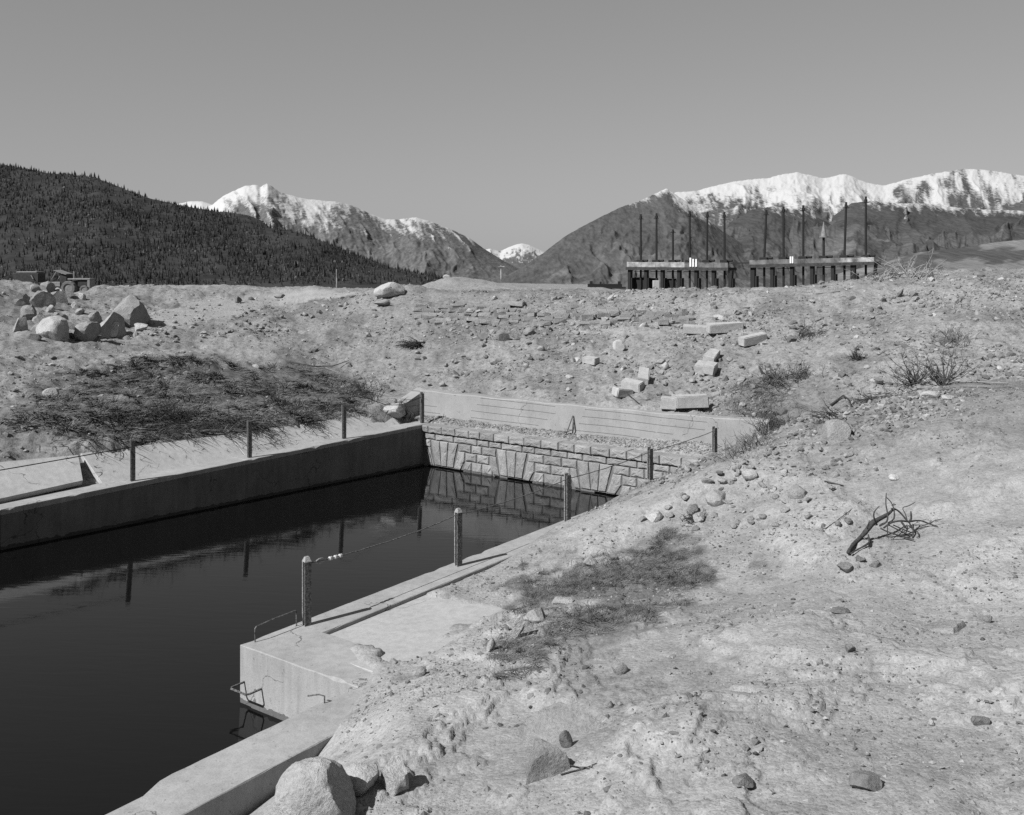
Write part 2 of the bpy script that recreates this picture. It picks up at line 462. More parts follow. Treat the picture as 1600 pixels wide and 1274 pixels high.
# mountains: rock and forest on the slopes, snow from a per-vertex attribute edged by noise
def mountain_mat(name, lo, hi, fine=0.05):
    m, nt, b = mat(name)
    v = geo_pos(nt)
    def mapped(sx, sy, sz):
        mp = nt.nodes.new('ShaderNodeMapping'); mp.inputs['Scale'].default_value = (sx, sy, sz)
        nt.links.new(v, mp.inputs['Vector'])
        return mp.outputs[0]
    f1 = tex_noise(nt, 1.0, 8, 0.75, mapped(fine, fine * 0.06, fine * 0.8))           # trees and talus
    f2 = tex_noise(nt, 1.0, 7, 0.62, mapped(0.0040, 0.00030, 0.006), 0.4)      # stands of forest and open ground
    base = mathn(nt, 'MULTIPLY', ramp(nt, f1, [(0.34, lo), (0.50, (lo + hi) / 2), (0.68, hi)]), ramp(nt, f2, [(0.38, 0.86), (0.62, 1.16)]))
    base = mathn(nt, 'MULTIPLY', base, attr(nt, 'tone'))
    sn = mathn(nt, 'ADD', attr(nt, 'snow'), mathn(nt, 'MULTIPLY', mathn(nt, 'SUBTRACT', f1, 0.5), 2.1))
    msk = ramp(nt, sn, [(0.22, 0.0), (0.50, 0.45), (0.85, 1.0)])
    mx = nt.nodes.new('ShaderNodeMix'); mx.data_type = 'RGBA'
    nt.links.new(msk, mx.inputs['Factor'])
    nt.links.new(base, mx.inputs['A'])
    mx.inputs['B'].default_value = grey(0.37)
    nt.links.new(mx.outputs['Result'], b.inputs['Base Color'])
    b.inputs['Roughness'].default_value = 0.95
    b.inputs['Specular IOR Level'].default_value = 0.05
    bump(nt, b, f1, 0.35, 10.0)
    return m
M['mountain'] = mountain_mat('mountain_slopes', 0.042, 0.095)
M['mountain_far'] = mountain_mat('far_mountain_slopes', 0.061, 0.099)
M['hill'] = simple_mat('forest_floor', 0.009, 0.027, 0.02, 0.95, contrast=0.12)
M['plain'] = simple_mat('valley_floor', 0.068, 0.122, 0.004, 0.95)

# ------------------------------------------------------------------ object helpers
def tag(o, label=None, cat=None, group=None, kind=None):
    if label: o['label'] = label
    if cat: o['category'] = cat
    if group: o['group'] = group
    if kind: o['kind'] = kind
    return o

def mesh_data(name, verts, faces, material, smooth=False):
    me = bpy.data.meshes.new(name)
    me.from_pydata([tuple(v) for v in verts], [], faces)
    me.materials.append(material)
    if smooth:
        me.shade_smooth()
    me.update()
    return me

def np_mesh(name, verts, tris, material, smooth=False):
    """fast mesh from numpy arrays; tris is (n, 3) or (n, 4)"""
    me = bpy.data.meshes.new(name)
    nv, (nf, k) = len(verts), tris.shape
    me.vertices.add(nv)
    me.vertices.foreach_set('co', np.ascontiguousarray(verts, dtype=np.float32).ravel())
    me.loops.add(nf * k)
    me.loops.foreach_set('vertex_index', np.ascontiguousarray(tris, dtype=np.int32).ravel())
    me.polygons.add(nf)
    me.polygons.foreach_set('loop_start', np.arange(0, nf * k, k, dtype=np.int32))
    me.update(calc_edges=True)
    me.materials.append(material)
    if smooth:
        me.shade_smooth()
    else:
        me.shade_flat()
    me.validate()
    return me

def add_obj(name, me, loc=(0, 0, 0), parent=None):
    o = bpy.data.objects.new(name, me)
    COL.objects.link(o)
    o.location = loc
    if parent: o.parent = parent
    return o

def empty(name, loc, label=None, cat=None, group=None):
    o = bpy.data.objects.new(name, None)
    o.empty_display_size = 0.2
    COL.objects.link(o)
    o.location = loc
    return tag(o, label, cat, group)

class MB:
    """collects shapes in world coordinates"""
    def __init__(s): s.v = []; s.f = []
    def add(s, v, f):
        n = len(s.v); s.v += [Vector(q) for q in v]; s.f += [tuple(i + n for i in q) for q in f]
        return s
    def hexa(s, b, t):
        """b: four bottom corners (counter-clockwise from above), t: four top corners"""
        return s.add(list(b) + list(t), [(3, 2, 1, 0), (4, 5, 6, 7), (0, 1, 5, 4), (1, 2, 6, 5), (2, 3, 7, 6), (3, 0, 4, 7)])
    def box(s, c, ax, ay, az):
        c, ax, ay, az = map(Vector, (c, ax, ay, az))
        return s.hexa([c - ax - ay - az, c + ax - ay - az, c + ax + ay - az, c - ax + ay - az],
                      [c - ax - ay + az, c + ax - ay + az, c + ax + ay + az, c - ax + ay + az])
    def prism(s, poly, z0, z1):
        """poly: list of (x, y) world, counter-clockwise"""
        n = len(poly)
        v = [(x, y, z0) for x, y in poly] + [(x, y, z1) for x, y in poly]
        f = [tuple(range(n - 1, -1, -1)), tuple(range(n, 2 * n))] + [(i, (i + 1) % n, n + (i + 1) % n, n + i) for i in range(n)]
        return s.add(v, f)
    def tube(s, pts, radii, sides=6, caps=True):
        pts = [Vector(q) for q in pts]
        if isinstance(radii, (int, float)): radii = [radii] * len(pts)
        v, f = [], []
        prev = None
        for i, q in enumerate(pts):
            d = (pts[min(i + 1, len(pts) - 1)] - pts[max(i - 1, 0)])
            if d.length < 1e-9: d = Vector((0, 0, 1))
            d.normalize()
            if prev is None:
                a = d.orthogonal().normalized()
            else:
                a = (prev - d * prev.dot(d))
                a = a.normalized() if a.length > 1e-6 else d.orthogonal().normalized()
            prev = a
            bb = d.cross(a)
            for k in range(sides):
                th = 2 * math.pi * k / sides
                v.append(q + (a * math.cos(th) + bb * math.sin(th)) * radii[i])
        for i in range(len(pts) - 1):
            for k in range(sides):
                f.append((i * sides + k, i * sides + (k + 1) % sides, (i + 1) * sides + (k + 1) % sides, (i + 1) * sides + k))
        if caps:
            f.append(tuple(range(sides - 1, -1, -1)))
            f.append(tuple((len(pts) - 1) * sides + k for k in range(sides)))
        return s.add(v, f)
    def build(s, name, material, parent=None, origin=None, smooth=False, bevel=0.0):
        if parent is not None:
            origin = parent.location.copy()
            pp = parent.parent
            while pp: origin += pp.location; pp = pp.parent
        if origin is None:
            origin = Vector((sum(q.x for q in s.v) / len(s.v), sum(q.y for q in s.v) / len(s.v), min(q.z for q in s.v)))
        me = mesh_data(name, [q - origin for q in s.v], s.f, material, smooth)
        if bevel:
            bm = bmesh.new(); bm.from_mesh(me)
            bmesh.ops.bevel(bm, geom=bm.edges[:], offset=bevel, segments=1, affect='EDGES', clamp_overlap=True)
            bm.to_mesh(me); bm.free()
        return add_obj(name, me, (0, 0, 0) if parent else origin, parent)

# ------------------------------------------------------------------ ground sheet
def outline(pts):
    return [(h.x, h.y) for h in (hit(*q) for q in pts)]

GRASS_LEFT = outline([(20, 665), (60, 600), (110, 580), (200, 566), (330, 558), (400, 575), (470, 570), (530, 590), (575, 610), (560, 640), (500, 668), (400, 682), (300, 690), (210, 692), (120, 690)])
GRASS_RIGHT = outline([(800, 905), (850, 870), (930, 850), (1010, 838), (1075, 845), (1105, 890), (1090, 930), (1010, 975), (930, 1005), (850, 1010), (770, 1060), (740, 1055), (790, 1000), (830, 950)])
GRASS_RIGHT2 = outline([(860, 1075), (960, 1060), (1060, 1010), (1080, 1020), (1000, 1070), (900, 1095)])
GRASS_GULLY = outline([(1120, 650), (1160, 600), (1215, 590), (1240, 620), (1235, 660), (1180, 690), (1150, 680)])

def build_ground():
    ss = np.arange(-0.80, 0.801, 0.0020)
    Ys = np.concatenate([np.geomspace(2.2, 56, 690), np.geomspace(57.5, 260, 75)])
    S, YY = np.meshgrid(ss, Ys)
    X = S * YY; Y = YY
    Z = ground_z(X, Y)
    p, t, near, far = zones(X, Y)
    pale = 0.238 + 0.045 * fbm(X / 2.5, Y / 2.5, 3, 51)
    soil = np.where(near, pale, 0.190 + 0.04 * fbm(X / 3, Y / 3, 3, 52))
    # darker moist earth over the rubbly shoulder of the near bank
    k = sstep(13.5, 18, t) * near * sstep(0.5, 3, p)
    soil = soil * (1 - 0.30 * k)
    soil = np.where(Y > 46, 0.20 + 0.035 * fbm(X / 9, Y / 5, 3, 53), soil)
    k2 = sstep(19.5, 22, p) * (Y < 46)
    soil = soil * (1 - 0.10 * k2)
    dk = sstep(0.02, 0.30, fbm(X / 1.3 + 7, Y / 1.9, 4, 58)) * far
    soil = soil * (1 - 0.25 * dk)
    # graded pad
    soil = np.where(pixel_poly_mask(X + vnoise(X, Y, 91), Y + 1.5 * vnoise(X / 0.8, Y / 0.8, 92), None, PAD), 0.235, soil)
    brk = fbm(X / 0.55, Y / 0.55, 3, 54)
    for poly, v in ((GRASS_LEFT, 0.075), (GRASS_RIGHT, 0.10), (GRASS_RIGHT2, 0.125), (GRASS_GULLY, 0.115)):
        cov = 0
        for q_ in range(5):
            cov = cov + 0.2 * pixel_poly_mask(X + brk * (0.6 + 0.5 * q_) + fbm(X / 0.15 + q_, Y / 0.15, 2, 59) * 0.5, Y + fbm(X / 0.5 + 9 + q_, Y / 0.5, 4, 55) * (0.8 + 0.6 * q_), None, poly)
        cl = sstep(-0.5, -0.02, fbm(X / 0.45, Y / 0.45, 5, 56)) * 0.95 * cov
        soil = soil * (1 - cl) + v * cl
    # pale dried crust over darker subsoil
    cr = fbm(X / 1.4 + 2, Y / 1.4, 5, 21)
    soil = np.where(near, soil * (0.91 + 0.11 * sstep(-0.05, 0.10, cr)), soil)
    # scraps of darker crust on the near bank
    sp = sstep(0.16, 0.30, fbm(X / 0.8 + 3, Y / 0.5, 4, 57)) * near
    soil = soil * (1 - 0.13 * sp)
    soil = np.clip(soil, 0.05, 0.5)
    nr, nc = X.shape
    idx = np.arange(nr * nc).reshape(nr, nc)
    q = np.stack([idx[:-1, :-1], idx[:-1, 1:], idx[1:, 1:], idx[1:, :-1]], -1).reshape(-1, 4)
    pc = (p[:-1, :-1] + p[1:, 1:]) / 2; tc = (t[:-1, :-1] + t[1:, 1:]) / 2
    pb = np.interp(tc, PB_T, PB_P)
    rb = np.where(tc > 15.5, np.maximum(9.6, pb + 1.3), np.where(tc > 7.81, 9.6, np.clip(pb + 0.12, 7.5, 7.80)))
    hole = ((pc > rb) & (pc < 18.95) & (tc < 21.5)).reshape(-1)
    q = q[~hole]
    V = np.stack([X, Y, Z], -1).reshape(-1, 3)
    used = np.zeros(len(V), bool); used[q.ravel()] = True
    remap = np.cumsum(used) - 1
    me = np_mesh('ground', V[used], remap[q], M['earth'], True)
    a = me.attributes.new('soil', 'FLOAT', 'POINT')
    a.data.foreach_set('value', soil.reshape(-1)[used].astype(np.float32))
    coarse = np.where(near, 0.30 + 0.5 * sstep(13, 18, t) * sstep(2, 5, p), 0.95)
    coarse = np.where(pixel_poly_mask(X, Y, None, PAD), 0.25, coarse)
    a = me.attributes.new('coarse', 'FLOAT', 'POINT')
    a.data.foreach_set('value', coarse.reshape(-1)[used].astype(np.float32))
    tag(add_obj('ground', me), kind='structure')
build_ground()

mb = MB(); mb.add([(-60000, 255, -135), (60000, 255, -135), (60000, 60000, -135), (-60000, 60000, -135)], [(0, 1, 2, 3)])
tag(mb.build('valley_floor', M['plain'], origin=Vector((0, 0, -135))), kind='structure')

# ------------------------------------------------------------------ water in the channel
WATER = -1.15
mb = MB()
pts = [PT(9.6, 7.8), PT(9.6, 21.5), PT(18.9, 21.5), PT(18.9, -14), PT(7.5, -14), PT(7.5, 7.8)]
mb.add([(q.x, q.y, -0.431 - 0.034 * to_pt(q.x, q.y)[1]) for q in pts], [tuple(range(len(pts)))])
tag(mb.build('water', M['water'], origin=Vector((pts[0].x, pts[0].y, WATER))), kind='structure')
mb = MB(); mb.add([PT(7.4, -14, -2.6), PT(19.2, -14, -2.6), PT(19.2, 22, -2.6), PT(7.4, 22, -2.6)], [(0, 1, 2, 3)])
tag(mb.build('channel_bed', M['mortar']), kind='structure')

# ------------------------------------------------------------------ mountains and the wooded hill
def range_mesh(name, material, out, yr, yf, zfoot, ncol, nrow, relief_amp, seed, snow_fn, gul=55.0, back=0.5, tone_fn=None, x0=None, x1=None, spur=0.25):
    """a real ridge: crest heights from the skyline, slopes falling toward the valley and away behind"""
    ox = [a for a, _ in out]; oy = [b for _, b in out]
    px = np.linspace(ox[0] if x0 is None else x0, ox[-1] if x1 is None else x1, ncol)
    yrow = np.interp(px, ox, oy)
    Yr = np.interp(px, [a for a, _ in yr], [b for _, b in yr])
    Yf = np.interp(px, [a for a, _ in yf], [b for _, b in yf])
    s = np.concatenate([np.linspace(0, 1, nrow), 1 + np.linspace(0, back, 10)[1:]])
    S, PX = np.meshgrid(s, px, indexing='ij')
    YR, YF, YROW = (np.broadcast_to(q, S.shape) for q in (Yr, Yf, yrow))
    Yw = YF + (YR - YF) * S
    dirx = (PX - CX) / FPX
    Zr = EYE + (HY - YROW) * YR / FPX
    front = np.clip(S, 0, 1)
    prof = 0.55 * front + 0.45 * front ** 2.0
    Z = zfoot + (Zr - zfoot) * prof
    Z = np.where(S > 1, Zr - (S - 1) * (Zr - zfoot) * 0.8, Z)
    Hh = np.maximum(Zr - zfoot, 30)
    taper = np.clip(front * (1.02 - front) * 4, 0, 1) + 0.02
    # gullies that run downhill
    wx = fbm(PX / 60, S * 3, 3, seed + 5) * 30
    wx = wx + fbm(PX / 14, S * 12, 3, seed + 6) * 9
    g = ridged((PX + wx + 40 * S) / gul, S * 2.4, 5, seed) - 0.9
    g2 = ridged((PX - 25 * S + wx) / (gul * 2.6), S * 1.5, 4, seed + 9) - 0.85
    Z = Z + Hh * relief_amp * taper * (0.20 * g + spur * g2) + Hh * 0.006 * fbm(PX / 4, S * 40, 3, seed + 3) * (S < 1.01)
    Xw = dirx * Yw
    n_r, n_c = S.shape
    idx = np.arange(n_r * n_c).reshape(n_r, n_c)
    q = np.stack([idx[:-1, :-1], idx[:-1, 1:], idx[1:, 1:], idx[1:, :-1]], -1).reshape(-1, 4)
    me = np_mesh(name, np.stack([Xw, Yw, Z], -1).reshape(-1, 3), q, material, True)
    below = (Zr - Z) / Hh
    sn = snow_fn(PX, front, g, g2, below)
    for nm, arr in (('snow', sn), ('tone', np.ones_like(S) if tone_fn is None else tone_fn(PX, front, g, g2, below))):
        a = me.attributes.new(nm, 'FLOAT', 'POINT'); a.data.foreach_set('value', np.ascontiguousarray(arr, dtype=np.float32).ravel())
    o = tag(add_obj(name, me), kind='structure')
    return o

L_OUT = [(240, 352), (290, 340), (332, 320), (352, 305), (381, 292), (401, 290), (407, 293), (417, 287), (425, 291), (436, 299), (447, 304), (476, 311), (505, 314), (534, 316), (555, 323), (581, 335), (603, 343), (624, 343), (650, 340), (671, 346), (708, 360), (733, 372), (755, 388), (787, 408), (820, 425), (850, 438), (880, 452)]
def streak(PX, f, sd, w=7.0):
    return fbm((PX + 45 * f) / w, f * 9, 5, sd) * 0.9
range_mesh('mountain', M['mountain'], L_OUT, [(240, 9000), (420, 9000), (650, 10500), (880, 11500)], [(240, 3600), (880, 5200)], -140, 420, 110, 0.34, 101,
           lambda PX, f, g, g2, bl: 0.5 + (0.25 + 0.16 * np.clip(g2, -1, 1) - 0.14 * sstep(500, 760, PX) - bl) * 2.2 + 0.55 * g + 1.1 * streak(PX, f, 301) - 3 * sstep(735, 770, PX), gul=46,
           tone_fn=lambda PX, f, g, g2, bl: 1.35 - 0.15 * sstep(560, 760, PX) + 0.3 * sstep(0.1, 0.4, streak(PX, f, 305, 9)))
FAR_OUT = [(735, 398), (755, 391), (766, 388.5), (781, 393), (795, 386.5), (808, 382), (816, 381), (827, 383), (851, 394), (880, 405), (910, 420)]
range_mesh('mountain', M['mountain_far'], FAR_OUT, [(740, 17000), (910, 17000)], [(740, 12500), (910, 12500)], -140, 140, 60, 0.30, 131,
           lambda PX, f, g, g2, bl: 0.5 + (0.46 - bl) * 1.8 + 0.6 * g + fbm(PX / 4, f * 6, 4, 351) * 1.2, gul=26)
FARL_OUT = [(240, 326), (287, 316.5), (300, 314), (316, 314.5), (332, 320), (360, 335)]
range_mesh('mountain', M['mountain_far'], FARL_OUT, [(240, 14000), (360, 14000)], [(240, 11000), (360, 11000)], -140, 60, 40, 0.25, 141,
           lambda PX, f, g, g2, bl: 0.5 + (0.8 - bl) * 1.6, gul=30)
R_OUT = [(1000, 330), (1041, 306), (1057, 301), (1087, 299), (1128, 288), (1169, 280), (1200, 278), (1221, 272), (1246, 269), (1262, 273), (1285, 278), (1300, 276), (1318, 271.5), (1333, 275.6), (1354, 285), (1380, 289.5), (1405, 283), (1446, 274.6), (1487, 267), (1508, 264), (1533, 265), (1559, 269), (1600, 276), (1680, 290), (1760, 300)]
range_mesh('mountain', M['mountain'], R_OUT, [(1000, 9500), (1300, 10500), (1760, 10500)], [(1000, 4300), (1760, 3800)], -140, 540, 130, 0.34, 151,
           lambda PX, f, g, g2, bl: 0.5 + (0.36 - 0.20 * np.clip(g2, -1, 1) - 0.04 * sstep(1350, 1500, PX) - bl) * 2.0 + 0.55 * g + 1.1 * streak(PX, f, 311, 9) - 3 * sstep(0.55, 0.75, bl), gul=64, spur=0.34,
           tone_fn=lambda PX, f, g, g2, bl: 0.95 + 1.0 * sstep(0.46, 0.12, f) * sstep(1150, 1420, PX) * sstep(-0.08, 0.10, fbm(PX / 70, f * 12, 4, 161)))
P_OUT = [(770, 440), (795, 429), (818, 416.5), (852, 393.5), (882, 370), (923, 347), (970, 324), (1000, 314), (1020, 305), (1041, 295), (1052, 302), (1075, 318), (1100, 338), (1130, 362), (1170, 388), (1230, 412), (1300, 432), (1360, 446)]
range_mesh('mountain', M['mountain'], P_OUT, [(770, 5400), (1041, 6600), (1360, 5200)], [(770, 3300), (1360, 3300)], -140, 400, 110, 0.30, 171,
           lambda PX, f, g, g2, bl: 0.5 + (0.02 + 0.10 * sstep(1040, 1060, PX) * sstep(1140, 1060, PX) - bl) * 5 + 0.2 * g + 0.5 * streak(PX, f, 321) - 3 * sstep(985, 950, PX) - 3 * sstep(1110, 1140, PX), gul=42, spur=0.3,
           tone_fn=lambda PX, f, g, g2, bl: 0.90 + 0.5 * sstep(0.0, 0.4, fbm(PX / 20, f * 16, 4, 181)) * sstep(0.8, 0.3, f))

# forested spurs and foothills standing in front of the snowy massif
M1_OUT = [(1080, 430), (1110, 385), (1140, 350), (1175, 328), (1210, 323), (1250, 329), (1290, 346), (1330, 372), (1370, 400), (1410, 432)]
range_mesh('mountain', M['mountain'], M1_OUT, [(1080, 7300), (1410, 7300)], [(1080, 4200), (1410, 4000)], -140, 220, 80, 0.26, 221,
           lambda PX, f, g, g2, bl: 0.5 + (0.0 - bl) * 4 + 0.2 * g + 0.8 * streak(PX, f, 331) * (1 - sstep(0.1, 0.3, bl)) - 2 * sstep(0.2, 0.5, bl) - 3 * sstep(1190, 1165, PX) - 3 * sstep(1270, 1300, PX), gul=40, spur=0.3,
           tone_fn=lambda PX, f, g, g2, bl: 0.70 + 0.5 * sstep(0.1, 0.35, fbm(PX / 22, f * 12, 4, 183)) * sstep(0.7, 0.3, f))
M2_OUT = [(1230, 440), (1270, 388), (1300, 340), (1330, 318), (1360, 314), (1400, 318), (1450, 319), (1520, 327), (1600, 330), (1700, 336), (1760, 345)]
range_mesh('mountain', M['mountain'], M2_OUT, [(1230, 8000), (1760, 8000)], [(1230, 4000), (1760, 3600)], -140, 280, 90, 0.28, 231,
           lambda PX, f, g, g2, bl: 0.5 + (0.02 - bl) * 4 + 0.2 * g + 1.0 * streak(PX, f, 341) * (1 - sstep(0.1, 0.3, bl)) - 2 * sstep(0.2, 0.5, bl) - 3 * sstep(1350, 1325, PX), gul=60, spur=0.34,
           tone_fn=lambda PX, f, g, g2, bl: 0.70 + 0.7 * sstep(0.05, 0.25, fbm(PX / 40, f * 10, 4, 185)) * sstep(0.75, 0.4, f))
M3_OUT = [(1240, 452), (1300, 430), (1350, 418), (1400, 402), (1440, 394), (1500, 388), (1560, 378), (1650, 370), (1760, 366)]
range_mesh('mountain', M['mountain'], M3_OUT, [(1240, 4200), (1760, 4600)], [(1240, 2600), (1760, 2400)], -140, 220, 60, 0.10, 241,
           lambda PX, f, g, g2, bl: PX * 0 - 1.0, gul=90, spur=0.3,
           tone_fn=lambda PX, f, g, g2, bl: 0.9 + 0.95 * sstep(-0.12, 0.12, fbm(PX / 60, f * 9, 4, 187)))

H_OUT = [(-150, 236), (0, 252), (48, 260), (75, 266), (130, 270), (150, 273), (190, 289), (230, 304), (290, 318), (330, 324), (390, 345), (425, 352), (461, 357), (483, 363), (512, 376), (541, 390), (570, 400), (606, 412), (642, 421), (679, 429), (695, 433), (740, 446)]
H2_OUT = [(270, 330), (325, 327), (352, 326), (389, 332), (407, 339), (421, 350), (450, 372), (480, 400)]
HILLS = []
for out, yr, yf, sd in ((H_OUT, [(-150, 2300), (700, 1500), (740, 1450)], [(-150, 1150), (740, 1250)], 191), (H2_OUT, [(270, 2900), (480, 2700)], [(270, 2250), (480, 2250)], 201)):
    HILLS.append(range_mesh('hill', M['hill'], [(a, b + 5.0) for a, b in out], yr, yf, -40, 170, 60, 0.10, sd, lambda PX, f, g, g2, bl: PX * 0, gul=70))

def conifers():
    """the wood on the hillside: tens of thousands of small spruces in one mesh"""
    V, T = [], []
    base = []
    for (hz, r, sides) in ((0.02, 1.0, 6), (0.45, 0.72, 6)):
        base.append((hz, r, sides))
    # template: two stacked skirts
    tv, tf = [], []
    for z0, z1, r in ((0.04, 0.62, 1.0), (0.36, 1.0, 0.66)):
        n = len(tv)
        for k in range(6):
            th = k * math.pi / 3 + z0
            rr = r * (0.86 if k % 2 else 1.1)
            tv.append((rr * math.cos(th), rr * math.sin(th), z0 + (0.05 if k % 2 else -0.02)))
        tv.append((0, 0, z1))
        tf += [(n + k, n + (k + 1) % 6, n + 6) for k in range(6)]
    tv = np.array(tv); tf = np.array(tf)
    for hill, count in zip(HILLS, (22000, 2600)):
        me = hill.data
        co = np.empty(len(me.vertices) * 3, np.float32); me.vertices.foreach_get('co', co); co = co.reshape(-1, 3)
        nq = len(me.polygons); vi = np.empty(nq * 4, np.int32); me.loops.foreach_get('vertex_index', vi); vi = vi.reshape(-1, 4)
        A = co[vi]
        # screen-area-like weighting keeps the wood equally dense over the slope
        area = np.linalg.norm(np.cross(A[:, 2] - A[:, 0], A[:, 3] - A[:, 1]), axis=1)
        cen = A.mean(1)
        ok = cen[:, 2] > -30
        sparse = np.clip(0.9 + 1.6 * fbm(cen[:, 0] / 90, cen[:, 1] / 160, 4, 211), 0.4, 1.6)
        w = area * ok * sparse; w = w / w.sum()
        pick = rng.choice(nq, count, p=w)
        a, b = rng.random(count), rng.random(count)
        P = (A[pick, 0] * ((1 - a) * (1 - b))[:, None] + A[pick, 1] * (a * (1 - b))[:, None] + A[pick, 2] * (a * b)[:, None] + A[pick, 3] * ((1 - a) * b)[:, None])
        hgt = rng.uniform(3.8, 8.6, count) * (0.75 + 0.9 * rng.random(count) ** 3)
        rad = hgt * rng.uniform(0.15, 0.27, count)
        rot = rng.uniform(0, 6.28, count)
        c, s = np.cos(rot), np.sin(rot)
        vx = (tv[None, :, 0] * c[:, None] - tv[None, :, 1] * s[:, None]) * rad[:, None] + P[:, 0:1]
        vy = (tv[None, :, 0] * s[:, None] + tv[None, :, 1] * c[:, None]) * rad[:, None] + P[:, 1:2]
        vz = tv[None, :, 2] * hgt[:, None] + P[:, 2:3] - 0.6
        off = sum(len(q) for q in V)
        V.append(np.stack([vx, vy, vz], -1).reshape(-1, 3))
        T.append((tf[None] + (np.arange(count) * len(tv))[:, None, None]).reshape(-1, 3) + off)
    me = np_mesh('conifer_forest', np.concatenate(V), np.concatenate(T), M['conifer'])
    tag(add_obj('conifer_forest', me), 'dark conifer forest covering the hillside on the left', 'forest', kind='stuff')
conifers()

# ------------------------------------------------------------------ channel walls
def quad_prism(pt_poly, z0, z1):
    return [tuple(PT(p, t)[:2]) for p, t in pt_poly], z0, z1

def ccw(poly):
    a = sum(poly[i][0] * poly[(i + 1) % len(poly)][1] - poly[(i + 1) % len(poly)][0] * poly[i][1] for i in range(len(poly)))
    return poly if a > 0 else poly[::-1]

def rough_edge_wall(name, poly_pt, z0, z1, material, parent, step=0.16, jit=0.010, seed=1):
    """concrete prism whose arrises are slightly chipped and uneven"""
    rr = random.Random(seed)
    pts = []
    n = len(poly_pt)
    for i in range(n):
        a, b = Vector(poly_pt[i]), Vector(poly_pt[(i + 1) % n])
        k = max(1, int((b - a).length / step))
        for q in range(k):
            pts.append(a.lerp(b, q / k))
    wp = ccw([tuple(PT(p[0], p[1])[:2]) for p in pts])
    mb = MB()
    n = len(wp)
    top = [(x, y) for x, y in wp]
    cx = sum(x for x, _ in wp) / n; cy = sum(y for _, y in wp) / n
    v = [(x, y, z0) for x, y in wp]
    v += [(x, y, z1 - 0.010 + rr.uniform(-jit, jit) * 0.6) for x, y in wp]
    ins = []
    for i in range(n):
        x0, y0 = wp[i - 1]; x1, y1 = wp[i]; x2, y2 = wp[(i + 1) % n]
        d1 = Vector((x1 - x0, y1 - y0)).normalized(); d2 = Vector((x2 - x1, y2 - y1)).normalized()
        nn = Vector((-d1.y - d2.y, d1.x + d2.x))
        nn = nn.normalized() if nn.length > 1e-6 else Vector((-d1.y, d1.x))
        w = 0.006 + rr.uniform(0, 0.010)
        if rr.random() < 0.07:
            w += rr.uniform(0.015, 0.05)
            q_ = v[n + i]; v[n + i] = (q_[0], q_[1], q_[2] - rr.uniform(0.01, 0.05))
        ins.append((x1 + nn.x * w, y1 + nn.y * w, z1))
    v += ins
    f = [tuple(range(n - 1, -1, -1)), tuple(range(2 * n, 3 * n))]
    for i in range(n):
        j = (i + 1) % n
        f += [(i, j, n + j, n + i), (n + i, n + j, 2 * n + j, 2 * n + i)]
    mb.add(v, f)
    return mb.build(name, material, parent)

# right-hand wall with its stepped end block and the stub wall that runs on toward the viewer
rw = empty('channel_wall', PT(9.5, 12, -2.4), 'pale concrete channel wall carrying the nearer row of posts', 'wall')
rough_edge_wall('wall', [(9.8, 7.82), (9.8, 21.35), (9.28, 21.35), (9.28, 8.7), (9.0, 8.7), (7.79, 8.7), (7.79, 7.80)], -2.5, 0.0, M['concrete'], rw, seed=3)
sw = empty('stub_wall', PT(7.5, 6, -2.4), 'broad concrete stub wall at the bottom left beside the pale boulder', 'wall')
rough_edge_wall('wall', [(7.86, 5.35), (7.84, 7.796), (7.786, 7.797), (7.786, 8.2), (7.22, 8.2), (7.20, 5.0), (7.18, -6), (7.70, -6), (7.74, 5.12)], -2.5, -0.004, M['concrete'], sw, seed=4)
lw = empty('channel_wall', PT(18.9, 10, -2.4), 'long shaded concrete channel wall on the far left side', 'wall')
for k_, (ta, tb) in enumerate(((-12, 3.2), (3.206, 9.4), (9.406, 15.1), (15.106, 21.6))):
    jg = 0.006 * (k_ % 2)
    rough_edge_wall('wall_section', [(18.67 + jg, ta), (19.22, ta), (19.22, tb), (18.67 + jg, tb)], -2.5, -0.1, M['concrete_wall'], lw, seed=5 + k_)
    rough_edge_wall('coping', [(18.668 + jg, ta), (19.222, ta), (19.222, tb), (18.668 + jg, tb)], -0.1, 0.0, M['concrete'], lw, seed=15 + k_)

# sloped lining slabs behind the left wall
def slab(name, pts, th, label, material=M['lining']):
    pts = [Vector(q) for q in pts]
    nrm = (pts[1] - pts[0]).cross(pts[3] - pts[0]).normalized()
    if nrm.z < 0: nrm = -nrm
    mb = MB()
    top = pts
    bot = [q - nrm * th for q in pts]
    mb.hexa(bot, top)
    o = mb.build(name, material, bevel=0.008)
    return tag(o, label, 'slab')

def lp(p, t, dz=0.0):
    return PT(p, t, (p - 19.22) * 0.66 + 0.003 + dz)
slab('lining_slab', [lp(19.20, 11.78), lp(19.20, 15.45), lp(19.86, 15.45), lp(20.02, 11.78)], 0.14, 'stained sloping concrete slab right of the open crack, behind the leftmost post')
slab('lining_slab', [lp(19.20, 15.47), lp(19.20, 18.3), lp(19.78, 18.3), lp(19.86, 15.47)], 0.14, 'sloping concrete slab with brush hanging over it, behind the second post of the far row')
slab('lining_slab', [lp(19.20, 18.32), lp(19.20, 20.9), lp(19.65, 20.9), lp(19.78, 18.32)], 0.14, 'sloping concrete slab ending at the boulder on the far channel wall')
slab('lining_slab', [PT(19.20, 11.35, 0.13), PT(19.9, 11.66, 0.53), PT(20.3, 7.0, 0.80), PT(19.0, 6.4, 0.04)], 0.12, 'tilted pale concrete slab broken loose at the left edge')
